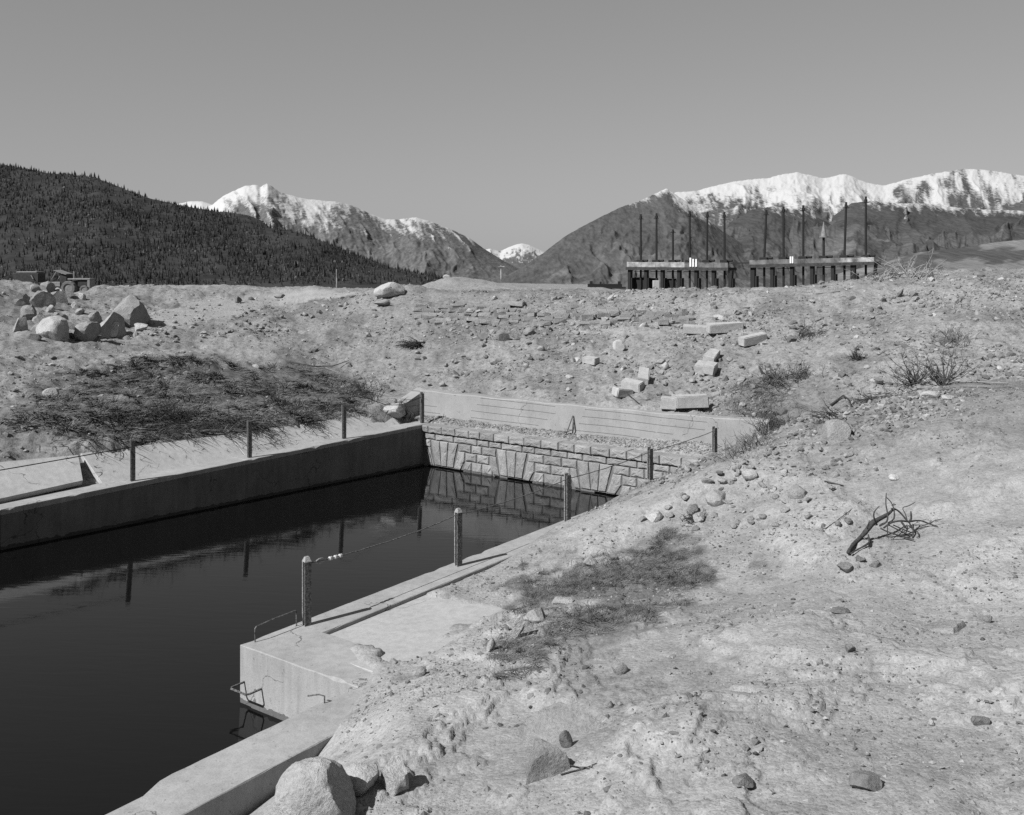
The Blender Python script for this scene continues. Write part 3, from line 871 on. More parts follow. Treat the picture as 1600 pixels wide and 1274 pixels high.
# fallen slab lying on the near bench
slab('lining_slab', [PT(9.272, 8.3, -0.05), PT(7.4, 8.1, 0.05), PT(7.4, 10.66, 0.055), PT(9.272, 10.66, -0.05)], 0.1, 'flat pale concrete slab half buried in sand beside the nearest post', M['slab'])

# ------------------------------------------------------------------ stone end wall
FACE_T = 21.3
def pw(px):
    q = px - CX
    return (FPX * DX * FACE_T - DY * FACE_T * q) / (FPX * DY + DX * q)
def z4(x): return pw(640 + x / 6.154)
def z5(x): return pw(860 + x / 6.154)

stone_root = empty('stone_wall', PT(14.5, FACE_T, -2.4), 'rough-faced stone block wall with fan arches across the channel end', 'wall')
mb = MB()
wp = ccw([tuple(PT(p, t)[:2]) for p, t in ((18.72, FACE_T + 0.014), (9.6, FACE_T + 0.014), (9.6, 21.66), (18.72, 21.66))])
mb.prism(wp, -1.12, -0.06)
mb.build('core', M['mortar'], stone_root)
for (a, b_) in ((18.72, 18.55), (17.05, 15.75), (14.35, 13.05), (11.65, 9.6)):
    mb = MB()
    wp = ccw([tuple(PT(p, t)[:2]) for p, t in ((a, FACE_T + 0.014), (b_, FACE_T + 0.014), (b_, 21.6), (a, 21.6))])
    mb.prism(wp, -2.5, -1.121)
    mb.build('pier', M['mortar'], stone_root)

STONE_N = [0]
def wall_stone(name, poly, proud=0.0, depth=0.10):
    """poly: (p, z) corners; a rough-faced block standing a little proud of the recessed joint"""
    STONE_N[0] += 1
    rr = random.Random(STONE_N[0] * 13 + 5)
    # densify
    pts = []
    n = len(poly)
    for i in range(n):
        a, b = Vector(poly[i]), Vector(poly[(i + 1) % n])
        k = max(1, min(5, int((b - a).length / 0.09)))
        for q in range(k): pts.append(a.lerp(b, q / k))
    n = len(pts)
    c = sum(pts, Vector((0, 0))) / n
    v, f = [], []
    rings = [(0.0, FACE_T + depth), (0.004, FACE_T + 0.008 - proud), (0.018, FACE_T - 0.020 - proud)]
    for ri, (ins, tt) in enumerate(rings):
        for q in pts:
            d = (c - q); L = d.length
            w = q + d * min(0.45, ins / max(L, 0.05) * 1.3)
            w = w + Vector((rr.uniform(-1, 1), rr.uniform(-1, 1))) * (0.004 if ri else 0.002)
            v.append(PT(w.x, tt + (rr.uniform(-0.006, 0.006) if ri == 2 else 0), w.y))
    m = len(v)
    # inner ring and centre for a pillowed, hacked face
    for q in pts:
        w = q.lerp(c, 0.5)
        v.append(PT(w.x, FACE_T - 0.028 - proud + rr.uniform(-0.013, 0.011), w.y))
    v.append(PT(c.x, FACE_T - 0.026 - proud + rr.uniform(-0.007, 0.007), c.y))
    for ri in range(3):
        for i in range(n):
            j = (i + 1) % n
            f.append((ri * n + i, ri * n + j, (ri + 1) * n + j, (ri + 1) * n + i))
    cc = len(v) - 1
    for i in range(n):
        f.append((3 * n + i, 3 * n + (i + 1) % n, cc))
    mb = MB(); mb.add(v, f)
    return mb.build(name, M['stone'], stone_root)

G = 0.0065
def rect(name, pl, pr, z0, z1, **kw):
    return wall_stone(name, [(pl - G, z0), (pl - G, z1), (pr + G, z1), (pr + G, z0)], **kw)

cop = [18.70] + [z4(x) for x in (190, 320, 450, 580, 685, 820, 965, 1112, 1275, 1440)] + [z5(x) for x in (240, 400, 580, 745, 890, 1060, 1270, 1455, 1640)]
for a, b_ in zip(cop[:-1], cop[1:]):
    wj = random.uniform(-0.006, 0.008)
    o = rect('coping_stone', a + 0.006, b_ - 0.006, -0.205, -0.006 + wj, proud=0.05, depth=0.30)
R2 = [z4(x) for x in (150, 250, 425, 650, 765, 885, 1085, 1205, 1362, 1520)] + [z5(x) for x in (312, 542, 835, 992, 1150, 1330, 1500)]
for a, b_ in zip(R2[:-1], R2[1:]):
    rect('stone', a, b_, -0.385, -0.235, depth=0.08)
ZR3, ZR4, ZR5 = (-0.615, -0.41), (-0.85, -0.64), (-1.09, -0.875)
rect('stone', 18.66, z4(205), ZR3[0], ZR3[1], depth=0.08)
def fan(xs_top, xs_bot, zfn, xl_step, xr_step):
    """three tall wedges and a stepped wedge at each side"""
    for i in range(3):
        a, b_ = zfn(xs_top[i]), zfn(xs_top[i + 1])
        c_, d_ = zfn(xs_bot[i]), zfn(xs_bot[i + 1])
        wall_stone('voussoir', [(c_ - G, -1.10), (a - G, ZR3[1]), (b_ + G, ZR3[1]), (d_ + G, -1.10)], depth=0.08)
fan((206, 292, 374, 466), (246, 306, 358, 422), z4, 0, 0)
fan((838, 930, 1028, 1130), (870, 945, 1012, 1085), z4, 0, 0)
fan((258, 366, 477, 598), (292, 392, 458, 533), z5, 0, 0)
def step_right(xt0, xt1, xb0, xb1, fn, zt=ZR4[1] + 0.02, xm=None):
    a, b_, c_, d_ = fn(xt0), fn(xt1), fn(xb0), fn(xb1)
    wall_stone('voussoir', [(c_ - G, -1.14), (a - G, zt), (b_ + G, zt), (b_ + G, ZR4[0] - 0.02), (d_ + G, -1.14)], depth=0.08)
def step_left(xt0, xt1, xb0, xb1, fn, zt=ZR4[1] + 0.02):
    a, b_, c_, d_ = fn(xt0), fn(xt1), fn(xb0), fn(xb1)
    wall_stone('voussoir', [(c_ - G, -1.14), (a - G, ZR4[0] - 0.02), (a - G, zt), (b_ + G, zt), (d_ + G, -1.14)], depth=0.08)
step_left(164, 206, 190, 246, z4)
step_right(466, 532, 424, 488, z4)
step_left(768, 837, 815, 868, z4)
step_right(1131, 1202, 1087, 1150, z4)
step_left(190, 256, 240, 290, z5)
step_right(600, 686, 535, 622, z5)
def row(cells, fn, zz):
    for a, b_ in cells: rect('stone', fn(a), fn(b_), zz[0], zz[1], depth=0.08)
row([(470, 595), (597, 696), (698, 834)], z4, ZR3)
row([(1136, 1290), (1292, 1462), (1464, 1600)], z4, ZR3)
row([(108, 257)], z5, ZR3)
row([(600, 765), (767, 905), (907, 1085), (1087, 1260), (1262, 1500)], z5, ZR3)
row([(536, 645), (647, 765)], z4, ZR4)
row([(1206, 1360), (1362, 1515)], z4, ZR4)
row([(690, 832), (834, 990), (992, 1180), (1182, 1400)], z5, ZR4)
row([(75, 188)], z5, ZR4)
low5 = (-1.30, ZR5[1])
for fn, zxs in ((z4, ((500, 535, 596), (597, 597, 695), (697, 697, 800))), (z4, ((1160, 1205, 1292), (1294, 1294, 1462), (1464, 1464, 1560))), (z5, ((640, 690, 768), (770, 770, 900), (902, 902, 1100)))):
    for xb0, xt0, x1 in zxs:
        wall_stone('stone', [(fn(xb0) - G, low5[0]), (fn(xt0) - G, low5[1]), (fn(x1) + G, low5[1]), (fn(x1) + G, low5[0])], depth=0.08)

# ------------------------------------------------------------------ board-marked wall behind it
uw = empty('concrete_wall', PT(14.5, 22.2, -0.2), 'long board-marked concrete wall on the gravel shelf above the stone wall', 'wall')
mb = MB()
NS = 24
pts = []
v, f = [], []
for i in range(NS + 1):
    p = 19.62 - (19.62 - 8.9) * i / NS
    top = 0.79 + 0.015 * math.sin(i * 1.7) + 0.10 * (i / NS) ** 2
    tt = 22.2 + 0.02 * math.sin(i * 0.9) + 0.25 * max(0, i / NS - 0.7) ** 1.3
    for tt2, zz in ((tt - 0.01, -0.3), (tt, top - 0.02), (tt + 0.02, top), (tt + 0.32, top), (tt + 0.34, -0.3)):
        v.append(PT(p, tt2, zz))
for i in range(NS):
    for k in range(4):
        a = i * 5 + k
        f.append((a, a + 5, a + 6, a + 1))
f.append((0, 1, 2, 3, 4)); f.append(tuple(NS * 5 + k for k in (4, 3, 2, 1, 0)))
mb.add(v, f)
mb.build('wall', M['concrete_boards'], uw)
# wing at its left end, its top falling toward the channel
mb = MB()
mb.hexa([PT(19.625, 22.5, -0.3), PT(19.625, 21.25, -0.3), PT(20.0, 21.25, -0.3), PT(20.0, 22.5, -0.3)],
        [PT(19.625, 22.5, 0.80), PT(19.625, 21.25, 0.36), PT(20.0, 21.25, 0.38), PT(20.0, 22.5, 0.82)])
mb.build('wing', M['concrete_boards'], uw)
mb = MB()
A = hit(889, 678); A = PT(to_pt(A.x, A.y)[0], 21.95, 0.03)
B = A + PT(0, 0.2, 0) + Vector((0.0, 0, 0.52)) + PT(-0.1, 0)
for q0, q1, rr_ in ((A, B, 0.02), (B, PT(to_pt(A.x, A.y)[0] - 0.16, 22.12, 0.2), 0.018), (A + Vector((0, 0, 0.1)), PT(to_pt(A.x, A.y)[0] - 0.16, 22.12, 0.2), 0.016)):
    mb.tube([q0, q1], rr_, 4)
tag(mb.build('steel_bracket', M['steel']), 'small rusty triangular steel bracket leaning on the board-marked wall', 'bracket')

# ------------------------------------------------------------------ posts and cables
def post(base, h, label, group, lean=0.0, cap=True):
    """built-up steel post: two flanges, a web, a pinched cap"""
    root = empty('fence_post', base, label, 'post', group)
    ang = math.atan2(DY, DX) - 0.30
    ux, uy = Vector((math.cos(ang), math.sin(ang), 0)), Vector((-math.sin(ang), math.cos(ang), 0))
    w, d = 0.044, 0.036
    up = Vector((lean, 0, 1))
    for s_ in (-1, 1):
        mb = MB()
        mb.hexa([base + ux * a + uy * (s_ * d + b) + Vector((0, 0, -0.12)) for a, b in ((-w, -0.008), (w, -0.008), (w, 0.008), (-w, 0.008))],
                [base + ux * a + uy * (s_ * d + b) + up * h * (0.94 if cap else 0.985 + 0.015 * s_) for a, b in ((-w, -0.008), (w, -0.008), (w, 0.008), (-w, 0.008))])
        mb.build('flange', M['steel_pale'] if s_ > 0 else M['steel'], root)  # left flange pale, the other dark: sunlit and shaded sides put into colour
    mb = MB()
    mb.hexa([base + ux * a + uy * b + Vector((0, 0, -0.12)) for a, b in ((-0.012, -d), (0.03, -d), (0.03, d), (-0.012, d))],
            [base + ux * a + uy * b + up * h * 0.93 for a, b in ((-0.012, -d), (0.03, -d), (0.03, d), (-0.012, d))])
    mb.build('web', M['steel'], root)
    if not cap:
        return root
    mb = MB()
    mb.hexa([base + ux * a * w * 1.04 + uy * b * (d + 0.012) + up * h * 0.93 for a, b in ((-1, -1), (1, -1), (1, 1), (-1, 1))],
            [base + ux * a * w * 0.55 + uy * b * d * 0.55 + up * h for a, b in ((-1, -1), (1, -1), (1, 1), (-1, 1))])
    mb.build('cap', M['steel_pale'], root)
    return root

HP = 0.875
RPOST = [PT(9.64, 8.74 + 3.05 * k) for k in range(5)]
for k, (q, lab) in enumerate(zip(RPOST, (
        'tallest rusty steel post nearest the viewer, with white insulators on its cable',
        'second rusty steel post from the viewer on the near channel wall',
        'rusty steel post in the middle of the near row, seen against the water',
        'rusty steel post buried in sand in front of the stone wall',
        'last rusty steel post of the near row, beside the board-marked wall'))):
    post(q, HP, lab, 'steel posts along the near channel wall', cap=k < 2)
LPOST = [PT(18.86, 12.26 + 3.06 * k) for k in range(4)]
for k, (q, lab) in enumerate(zip(LPOST, (
        'leftmost steel post, on the far wall in front of the stained slab',
        'second steel post on the far wall, in front of hanging brush',
        'third steel post on the far wall with a bent cable at its top',
        'steel post at the far corner beside the boulder and the wing wall'))):
    post(q, HP + 0.0, lab, 'steel posts along the far channel wall', cap=False)

def sag(a, b, n, d, wob=0.0, seed=0):
    rr = random.Random(seed)
    out = []
    for i in range(n + 1):
        s_ = i / n
        q = a.lerp(b, s_) - Vector((0, 0, d * 4 * s_ * (1 - s_)))
        if 0 < i < n: q = q + Vector((rr.uniform(-wob, wob), 0, rr.uniform(-wob, wob)))
        out.append(q)
    return out

rc = empty('barbed_cable', RPOST[0], 'twisted cable strung through the near row of steel posts', 'cable')
for k in range(4):
    a, b_ = RPOST[k] + Vector((0, 0, 0.78)), RPOST[k + 1] + Vector((0, 0, 0.78))
    MB().tube(sag(a, b_, 26, 0.06 - 0.012 * k, 0.004, k), 0.008, 5).build('strand', M['steel'], rc)
d01 = (RPOST[1] - RPOST[0])
for s_ in (0.135, 0.165, 0.193):
    q = RPOST[0] + d01 * s_ + Vector((0, 0, 0.78 - 0.06 * 4 * s_ * (1 - s_)))
    mb = MB(); dd = d01.normalized()
    mb.tube([q - dd * 0.025, q - dd * 0.018, q - dd * 0.004, q + dd * 0.006, q + dd * 0.02, q + dd * 0.028], [0.014, 0.028, 0.028, 0.018, 0.026, 0.012], 8)
    mb.build('insulator', M['insulator'], rc, smooth=True)
mb = MB()
q = RPOST[0] + d01 * 0.075 + Vector((0, 0, 0.765)); dd = d01.normalized()
ring = [q + dd * (0.07 * math.cos(a)) + Vector((0, 0, 0.03 * math.sin(a))) for a in np.linspace(0, 2 * math.pi, 15)]
mb.tube(ring, 0.009, 5, caps=False)
mb.build('turnbuckle', M['steel_pale'], rc)

lc = empty('slack_cable', LPOST[0], 'thin dark cable sagging along the far row of posts', 'cable')
a = LPOST[0] + Vector((0, 0, 0.72))
MB().tube(sag(PT(18.86, 2.5, 0.80), a, 16, 0.05), 0.011, 4).build('strand', M['iron'], lc)
t2, t3 = LPOST[2] + Vector((0, 0, HP)), LPOST[3] + Vector((0, 0, 0.74))
dd = (t3 - t2)
MB().tube([t2 - Vector((0, 0, 0.06)), t2 + Vector((0, 0, 0.10)) + dd * 0.01, t2 + Vector((0, 0, 0.17)) + dd * 0.05, t2 + Vector((0, 0, 0.20)) + dd * 0.12, t2 + Vector((0, 0, 0.10)) + dd * 0.3,
           t2 - Vector((0, 0, 0.12)) + dd * 0.52, t2 - Vector((0, 0, 0.16)) + dd * 0.72, t3], 0.010, 4).build('strand', M['iron'], lc)

# small irons on the wall ends
r0 = PT(9.72, 7.98); r1 = RPOST[0] + PT(0.08, -0.10)
MB().tube([r0 + Vector((0, 0, -0.05)), r0 + Vector((0, 0, 0.165)), r0 + Vector((0, 0, 0.185)) + (r1 - r0) * 0.03, r0.lerp(r1, 0.5) + Vector((0, 0, 0.2)), r1 + Vector((0, 0, 0.2)) - (r1 - r0) * 0.02, r1 + Vector((0, 0, 0.17)), r1 + Vector((0, 0, -0.05))], 0.009, 6)\
    .build('rail', M['steel'])
tag(bpy.data.objects['rail'], 'low bent steel rail on the wall corner left of the nearest post', 'rail')
def rung(p, z, w, out_, label):
    a, b_ = PT(p, 7.82, z), PT(p - w, 7.82, z)
    o_ = PT(0, -out_)
    mb = MB().tube([a + PT(0, 0.05), a + o_ * 0.85, a + o_ + PT(-0.03, 0), b_ + o_ + PT(0.03, 0), b_ + o_ * 0.85, b_ + PT(0, 0.05)], 0.013, 6)
    return tag(mb.build('ladder_rung', M['steel']), label, 'rung')
rung(9.72, -0.43, 0.32, 0.22, 'bent iron ladder rung sticking out of the block end above the water')
mb = MB().tube([PT(7.80, 7.32, -0.04), PT(7.80, 7.32, 0.07), PT(7.86, 7.30, 0.08), PT(7.98, 7.25, 0.05)], 0.009, 5)
tag(mb.build('iron_hook', M['steel']), 'small bent iron hook at the inner corner of the stub wall', 'hook')

# ------------------------------------------------------------------ rocks
_bm = bmesh.new()
ICO = {}
for lv in (1, 2, 3, 4, 5):
    _bm = bmesh.new(); bmesh.ops.create_icosphere(_bm, subdivisions=lv, radius=1.0)
    _bm.verts.ensure_lookup_table()
    ICO[lv] = (np.array([v.co[:] for v in _bm.verts]), np.array([[v.index for v in f.verts] for f in _bm.faces]))
    _bm.free()

def rock_shape(seed, lv, cuts=9, rough=0.10, rounded=0.0, planes=()):
    r = np.random.default_rng(seed)
    v, f = ICO[lv]
    v = v.copy()
    for k in range(cuts + 4):
        n = r.normal(size=3); n /= np.linalg.norm(n)
        d = r.uniform(0.40, 0.80) + rounded * 0.18
        ex = np.maximum(0, v @ n - d)
        v = v - n[None] * ex[:, None] * (0.98 - rounded * 0.3)
    for n, d in planes:
        n = np.array(n, float); n /= np.linalg.norm(n)
        v = v - n[None] * np.maximum(0, v @ n - d)[:, None]
    if lv >= 3:
        disp = np.array([mnoise.fractal(Vector(q) * 2.3 + Vector((seed * 1.7, 0, 0)), 1.0, 2.0, 4) for q in v])
    else:
        disp = r.uniform(-1, 1, len(v)) * 0.6
    v = v * (1 + rough * disp[:, None])
    if lv >= 4:
        v = v * (1 + 0.028 * np.array([mnoise.fractal(Vector(q) * 9 + Vector((seed, 3, 1)), 0.9, 2.1, 3) for q in v])[:, None])
    return v, f

def rock_obj(name, seed, lv, loc, size, rotz, material, label, cat, group=None, cuts=7, rough=0.10, rounded=0.0, sink=0.28, tilt=(0, 0), smooth=True, planes=()):
    v, f = rock_shape(seed, lv, cuts, rough, rounded, planes)
    v = v * (np.array(size) / 2)[None]
    m3 = np.array((Matrix.Rotation(rotz, 3, 'Z') @ Matrix.Rotation(tilt[0], 3, 'X') @ Matrix.Rotation(tilt[1], 3, 'Y')))
    v = v @ m3.T
    me = np_mesh(name, v, f, material, smooth)
    if smooth and lv >= 3:
        me.set_sharp_from_angle(angle=R(24))
    zlo = v[:, 2].min()
    o = add_obj(name, me, (loc[0], loc[1], loc[2] - zlo - sink * size[2]))
    return tag(o, label, cat, group)

def px_rock(px, pyb, wpx, hpx, label, seed, mat_='rock', cuts=7, rough=0.09, rounded=0.0, depth=0.9, sink=0.2, lv=3, rot=0.0, tilt=(0, 0), group=None, name='rock', cat='rock', Y=None, planes=()):
    """rock standing on the ground where photo pixel (px, pyb) falls; width and height from its pixel size"""
    g = hit(px, pyb) if Y is None else at(px, pyb, Y)
    w = wpx * g.y / FPX * 1.12
    h = hpx * g.y / FPX * 1.25 / (1 - sink * 0.8)
    dpt = w * depth
    loc = (g.x, g.y + dpt * 0.42, g.z if Y is None else g.z)
    if Y is None:
        loc = (g.x, g.y + dpt * 0.42, float(ground_z(g.x, g.y + dpt * 0.3)))
        h += max(0, 0)
    return rock_obj(name, seed, lv, loc, (w, dpt, h), rot, M[mat_], label, cat, group, cuts, rough, rounded, sink, tilt, True, planes)

# the boulder heap at the left
HEAP = 'boulder heap at the left edge'
B = 'boulder'
px_rock(192, 510, 66, 40, 'largest boulder of the left heap with a dark overhang on its right', 301, 'rock', 3, 0.10, 0.6, lv=4, group=HEAP, name=B, cat=B, sink=0.28, planes=(((0.9, -0.5, -0.1), 0.55), ((0.2, -0.5, 0.75), 0.62), ((-0.6, -0.3, 0.6), 0.6)))
px_rock(160, 531, 58, 44, 'boulder with a sunlit left face and black shaded right face, in front of the largest', 302, 'rock_pale', 3, 0.07, 0.4, lv=4, group=HEAP, name=B, cat=B, sink=0.22, planes=(((0.86, -0.5, 0.12), 0.12), ((-0.62, -0.35, 0.7), 0.42)))
px_rock(128, 534, 46, 32, 'mottled low boulder at the foot of the left heap', 303, 'rock', 8, 0.10, 0.2, lv=4, group=HEAP, name=B, cat=B)
px_rock(170, 530, 32, 22, 'small pale boulder leaning on the shaded one', 304, 'rock_pale', 8, 0.10, 0.2, lv=3, group=HEAP, name=B, cat=B)
px_rock(78, 534, 56, 30, 'smooth pale slanting boulder left of the mottled one', 305, 'rock_pale', 5, 0.05, 0.4, lv=4, group=HEAP, name=B, cat=B, tilt=(0, 0.35), sink=0.3)
px_rock(88, 474, 30, 22, 'dark square boulder on the spoil heap below the tractor', 306, 'rock', 5, 0.06, 0.0, lv=4, planes=(((0.45, -0.9, -0.15), 0.2), ((-0.1, 0.1, 1), 0.55)), group=HEAP, name=B, cat=B)
px_rock(60, 484, 36, 28, 'dark shaded boulder at the very left edge', 307, 'rock', 6, 0.07, 0.0, lv=4, planes=(((0.6, -0.8, -0.05), 0.2),), group=HEAP, name=B, cat=B)
px_rock(70, 456, 26, 18, 'rough rock on top of the spoil heap at the left', 308, 'rock', 7, 0.12, 0.0, group=HEAP)
px_rock(122, 494, 18, 10, 'small angular rock behind the shaded boulder', 309, 'rock', 5, 0.08, group=HEAP)
px_rock(215, 518, 26, 12, 'low rock right of the largest left boulder', 310, 'rock_pale', 6, 0.08, group=HEAP)
px_rock(53, 520, 20, 16, 'slab-like rock standing at the left margin', 311, 'rock', 5, 0.08, group=HEAP)
hr = random.Random(77)
for k, (hx, hy, hw) in enumerate(((58, 508, 24), (97, 500, 20), (108, 516, 22), (143, 506, 26), (176, 503, 22), (62, 470, 22), (103, 468, 20), (116, 481, 16), (202, 504, 20), (222, 500, 16), (84, 514, 18), (48, 534, 26),
                                   (40, 500, 30), (30, 480, 34), (25, 520, 36), (75, 490, 18), (132, 516, 14), (110, 531, 16), (150, 533, 16), (196, 531, 14), (210, 528, 12), (95, 535, 14), (50, 455, 24), (90, 458, 18), (125, 470, 16))):
    px_rock(hx, hy, hw, hw * hr.uniform(0.5, 0.8), 'smaller rock wedged into the boulder heap at the left edge', 500 + k, hr.choice(('rock', 'rock_dark', 'rock', 'rock_pale')), 8, 0.12, lv=3, group='small rocks in the left heap', rot=hr.uniform(0, 6), sink=0.38)
# middle distance
px_rock(605, 471, 50, 22, 'large smooth pale boulder on the rubble rim left of centre', 321, 'rock_pale', 6, 0.05, 0.6, lv=4, name=B, cat=B, sink=0.05, depth=0.6)
px_rock(596, 481, 24, 9, 'flat pale rock just under the large rim boulder', 322, 'rock', 6, 0.05, 0.5, sink=0.1)
px_rock(436, 467, 20, 8, 'flat lone rock on the pale pad', 323, 'rock', 6, 0.08)
px_rock(371, 474, 14, 9, 'small dark upright rock on the pale pad', 324, 'rock_dark', 5, 0.08)
px_rock(803, 476, 20, 9, 'rounded pale rock high on the rubble slope', 325, 'rock', 6, 0.06, 0.4)
px_rock(613, 665, 36, 23, 'rounded boulder on the far wall beside the corner post', 326, 'rock_pale', 6, 0.05, 0.5, lv=4, name=B, cat=B, sink=0.12)
px_rock(690, 605, 10, 7, 'small white stone just behind the left end of the board-marked wall', 327, 'rock_pale', 4, 0.05, 0.8)
px_rock(822, 575, 8, 6, 'white oval stone on the rubble slope', 328, 'rock_pale', 4, 0.05, 0.8)
px_rock(967, 552, 20, 17, 'squarish broken stone alone on the rubble slope', 329, 'block', 4, 0.04, 0.0)
px_rock(757, 536, 15, 10, 'dark tilted rock in the middle of the rubble slope', 330, 'rock_dark', 5, 0.08)
px_rock(785, 538, 28, 11, 'long dark rock in the rubble slope', 331, 'rock_dark', 5, 0.07)
px_rock(828, 524, 20, 12, 'grey rounded rock beside the long dark rock', 332, 'rock', 6, 0.07, 0.4)
px_rock(846, 551, 12, 8, 'small dark-shadowed cobble on the rubble slope', 333, 'rock', 6, 0.07, 0.5)
px_rock(735, 491, 14, 8, 'pale stone of a pair below the rim', 334, 'rock_pale', 5, 0.07)
px_rock(748, 493, 13, 7, 'right-hand pale stone of the pair below the rim', 335, 'rock_pale', 5, 0.07)
px_rock(1122, 500, 20, 8, 'pale low rock above the tumbled blocks', 336, 'rock_pale', 5, 0.05)
px_rock(1185, 588, 26, 14, 'brown rounded rock beside the straw clump', 337, 'rock', 6, 0.06, 0.3)
px_rock(1038, 582, 15, 11, 'pale pointed rock below the short upright blocks', 338, 'rock_pale', 5, 0.06)
px_rock(1076, 583, 16, 11, 'grey cobble left of the twin stones', 339, 'rock', 6, 0.07)
px_rock(1063, 626, 20, 11, 'pale rough stone behind the long fallen block', 340, 'rock_pale', 6, 0.10)
px_rock(1240, 535, 15, 12, 'dark knobbly rock on the right slope', 341, 'rock_dark', 6, 0.12)
px_rock(698, 436, 14, 8, 'boulder on top of the distant mound', 342, 'rock_pale', 5, 0.06, 0.2, Y=69)
px_rock(1195, 541, 10, 4, 'small flat white stone beside the tilted block', 343, 'rock_pale', 5, 0.05)
# near bank
px_rock(1022, 814, 28, 19, 'pale pointed stone on the sand near the middle post', 351, 'rock_pale', 5, 0.06, 0.2)
px_rock(1005, 817, 14, 9, 'small dark stone touching the pale pointed one', 352, 'rock', 6, 0.06)
px_rock(1095, 818, 22, 14, 'pale split stone beside the small dark tuft', 353, 'rock_pale', 5, 0.07)
px_rock(1083, 808, 26, 13, 'grey stone half hidden in a dark tuft', 354, 'rock', 6, 0.09)
px_rock(1175, 751, 26, 12, 'rounded white stone at the top of the stony shoulder', 355, 'rock_pale', 5, 0.04, 0.7)
px_rock(1133, 761, 24, 10, 'flat pale stone left of the white one', 356, 'rock_pale', 5, 0.05)
px_rock(1228, 747, 14, 10, 'small white cobble on the stony shoulder', 357, 'rock_pale', 5, 0.05, 0.6)
px_rock(1252, 782, 34, 18, 'large buried grey rock with a dark notch', 358, 'rock', 6, 0.06, 0.2, sink=0.4)
px_rock(1125, 790, 36, 20, 'broad grey rock in the stony shoulder', 359, 'rock', 6, 0.07, 0.2, sink=0.35)
px_rock(1312, 690, 46, 30, 'biggest buried rock on the right-hand ridge', 360, 'rock', 6, 0.06, 0.2, lv=4, sink=0.35)
px_rock(1318, 668, 34, 16, 'dark flat rock above the biggest ridge rock', 361, 'rock_dark', 6, 0.07, 0.2, sink=0.35)
px_rock(1458, 622, 30, 14, 'pale square stone below the dead shrub', 362, 'rock_pale', 4, 0.04, 0.2)
px_rock(1487, 624, 24, 9, 'flat whitish stone right of the square one', 363, 'rock_pale', 5, 0.05, 0.4)
px_rock(1357, 674, 18, 10, 'small pale stone on the right ridge', 364, 'rock_pale', 5, 0.06)
px_rock(922, 887, 22, 14, 'white stone casting a black shadow in the dark grass', 365, 'rock_pale', 5, 0.05, 0.3)
px_rock(807, 1000, 22, 34, 'tall pale wedge of stone at the grass edge', 366, 'rock_pale', 4, 0.05, 0.0, depth=0.7, tilt=(0.1, 0.35))
px_rock(767, 1022, 12, 22, 'thin pale splinter of stone left of the wedge', 367, 'rock_pale', 4, 0.05, 0.0, tilt=(0, 0.4))
px_rock(840, 973, 32, 20, 'pale broken stone in the grass edge', 368, 'rock_pale', 5, 0.10, 0.0)
px_rock(880, 945, 34, 14, 'pale crusted stone upslope of the broken one', 369, 'rock_pale', 6, 0.12, 0.0)
px_rock(612, 1041, 16, 10, 'small dark-sided stone at the edge of the flat slab', 370, 'rock', 5, 0.06)
px_rock(657, 1058, 18, 13, 'rounded stone below the flat slab', 371, 'rock', 5, 0.05, 0.4)
px_rock(970, 1055, 26, 18, 'square stone with a black shaded underside in the sand', 372, 'rock', 5, 0.05, 0.1)
# bottom edge
px_rock(484, 1322, 118, 92, 'big smooth whitish boulder at the bottom, next to the stub wall', 381, 'rock_pale', -4, 0.045, 0.9, lv=5, name=B, cat=B, depth=0.8, sink=0.2, planes=(((0.85, -0.15, 0.45), 0.76),))
px_rock(563, 1246, 64, 36, 'rounded half-buried stone right of the big bottom boulder', 382, 'rock_pale', 2, 0.04, 0.5, lv=4, sink=0.15)
px_rock(612, 1246, 52, 44, 'pointed stone with a dark right face at the bottom edge', 383, 'rock_pale', 3, 0.05, 0.1, lv=4, sink=0.25)
px_rock(905, 1165, 190, 46, 'broad buried rock dome in the lower foreground', 384, 'rock', 5, 0.09, 0.3, lv=5, sink=0.78, name=B, cat=B)
px_rock(850, 1228, 130, 52, 'steep slab of rock leaning in the lower foreground', 385, 'rock', 6, 0.05, 0.0, lv=5, sink=0.7, tilt=(0.1, -0.45), name=B, cat=B)
px_rock(884, 1172, 22, 22, 'dark angular stone at the tip of the leaning slab', 386, 'rock_dark', 5, 0.06)
px_rock(952, 1108, 14, 11, 'small dark stone on top of the buried dome', 387, 'rock', 5, 0.08)
px_rock(1494, 992, 78, 30, 'large half-buried stone with shaded lower edge, right of the driftwood', 388, 'rock', 6, 0.06, 0.2, lv=5, sink=0.68, name=B, cat=B)
px_rock(1548, 974, 18, 8, 'small stone touching the half-buried one on its right', 389, 'rock', 6, 0.08)
px_rock(1360, 1240, 46, 26, 'dark rock cut by the bottom edge at the right', 390, 'rock_dark', 5, 0.07, lv=4)
px_rock(1168, 1240, 36, 16, 'low dark rock at the bottom edge', 391, 'rock_dark', 6, 0.07, lv=4)
px_rock(1537, 1135, 26, 14, 'dark flat stone near the lower right corner', 392, 'rock_dark', 5, 0.09)
px_rock(1322, 900, 24, 14, 'grey stone below the driftwood', 393, 'rock', 6, 0.07)
px_rock(1371, 888, 24, 16, 'flat mottled stone just under the driftwood twigs', 394, 'rock_dark', 6, 0.10, sink=0.5)
px_rock(1346, 880, 18, 8, 'small flat stone left of the mottled one', 395, 'rock_dark', 6, 0.10, sink=0.5)
px_rock(1330, 1021, 18, 11, 'small dark stone in the open sand', 396, 'rock_dark', 5, 0.07)
px_rock(1284, 1040, 12, 10, 'small grey stone left of the dark one in the sand', 397, 'rock', 5, 0.07)
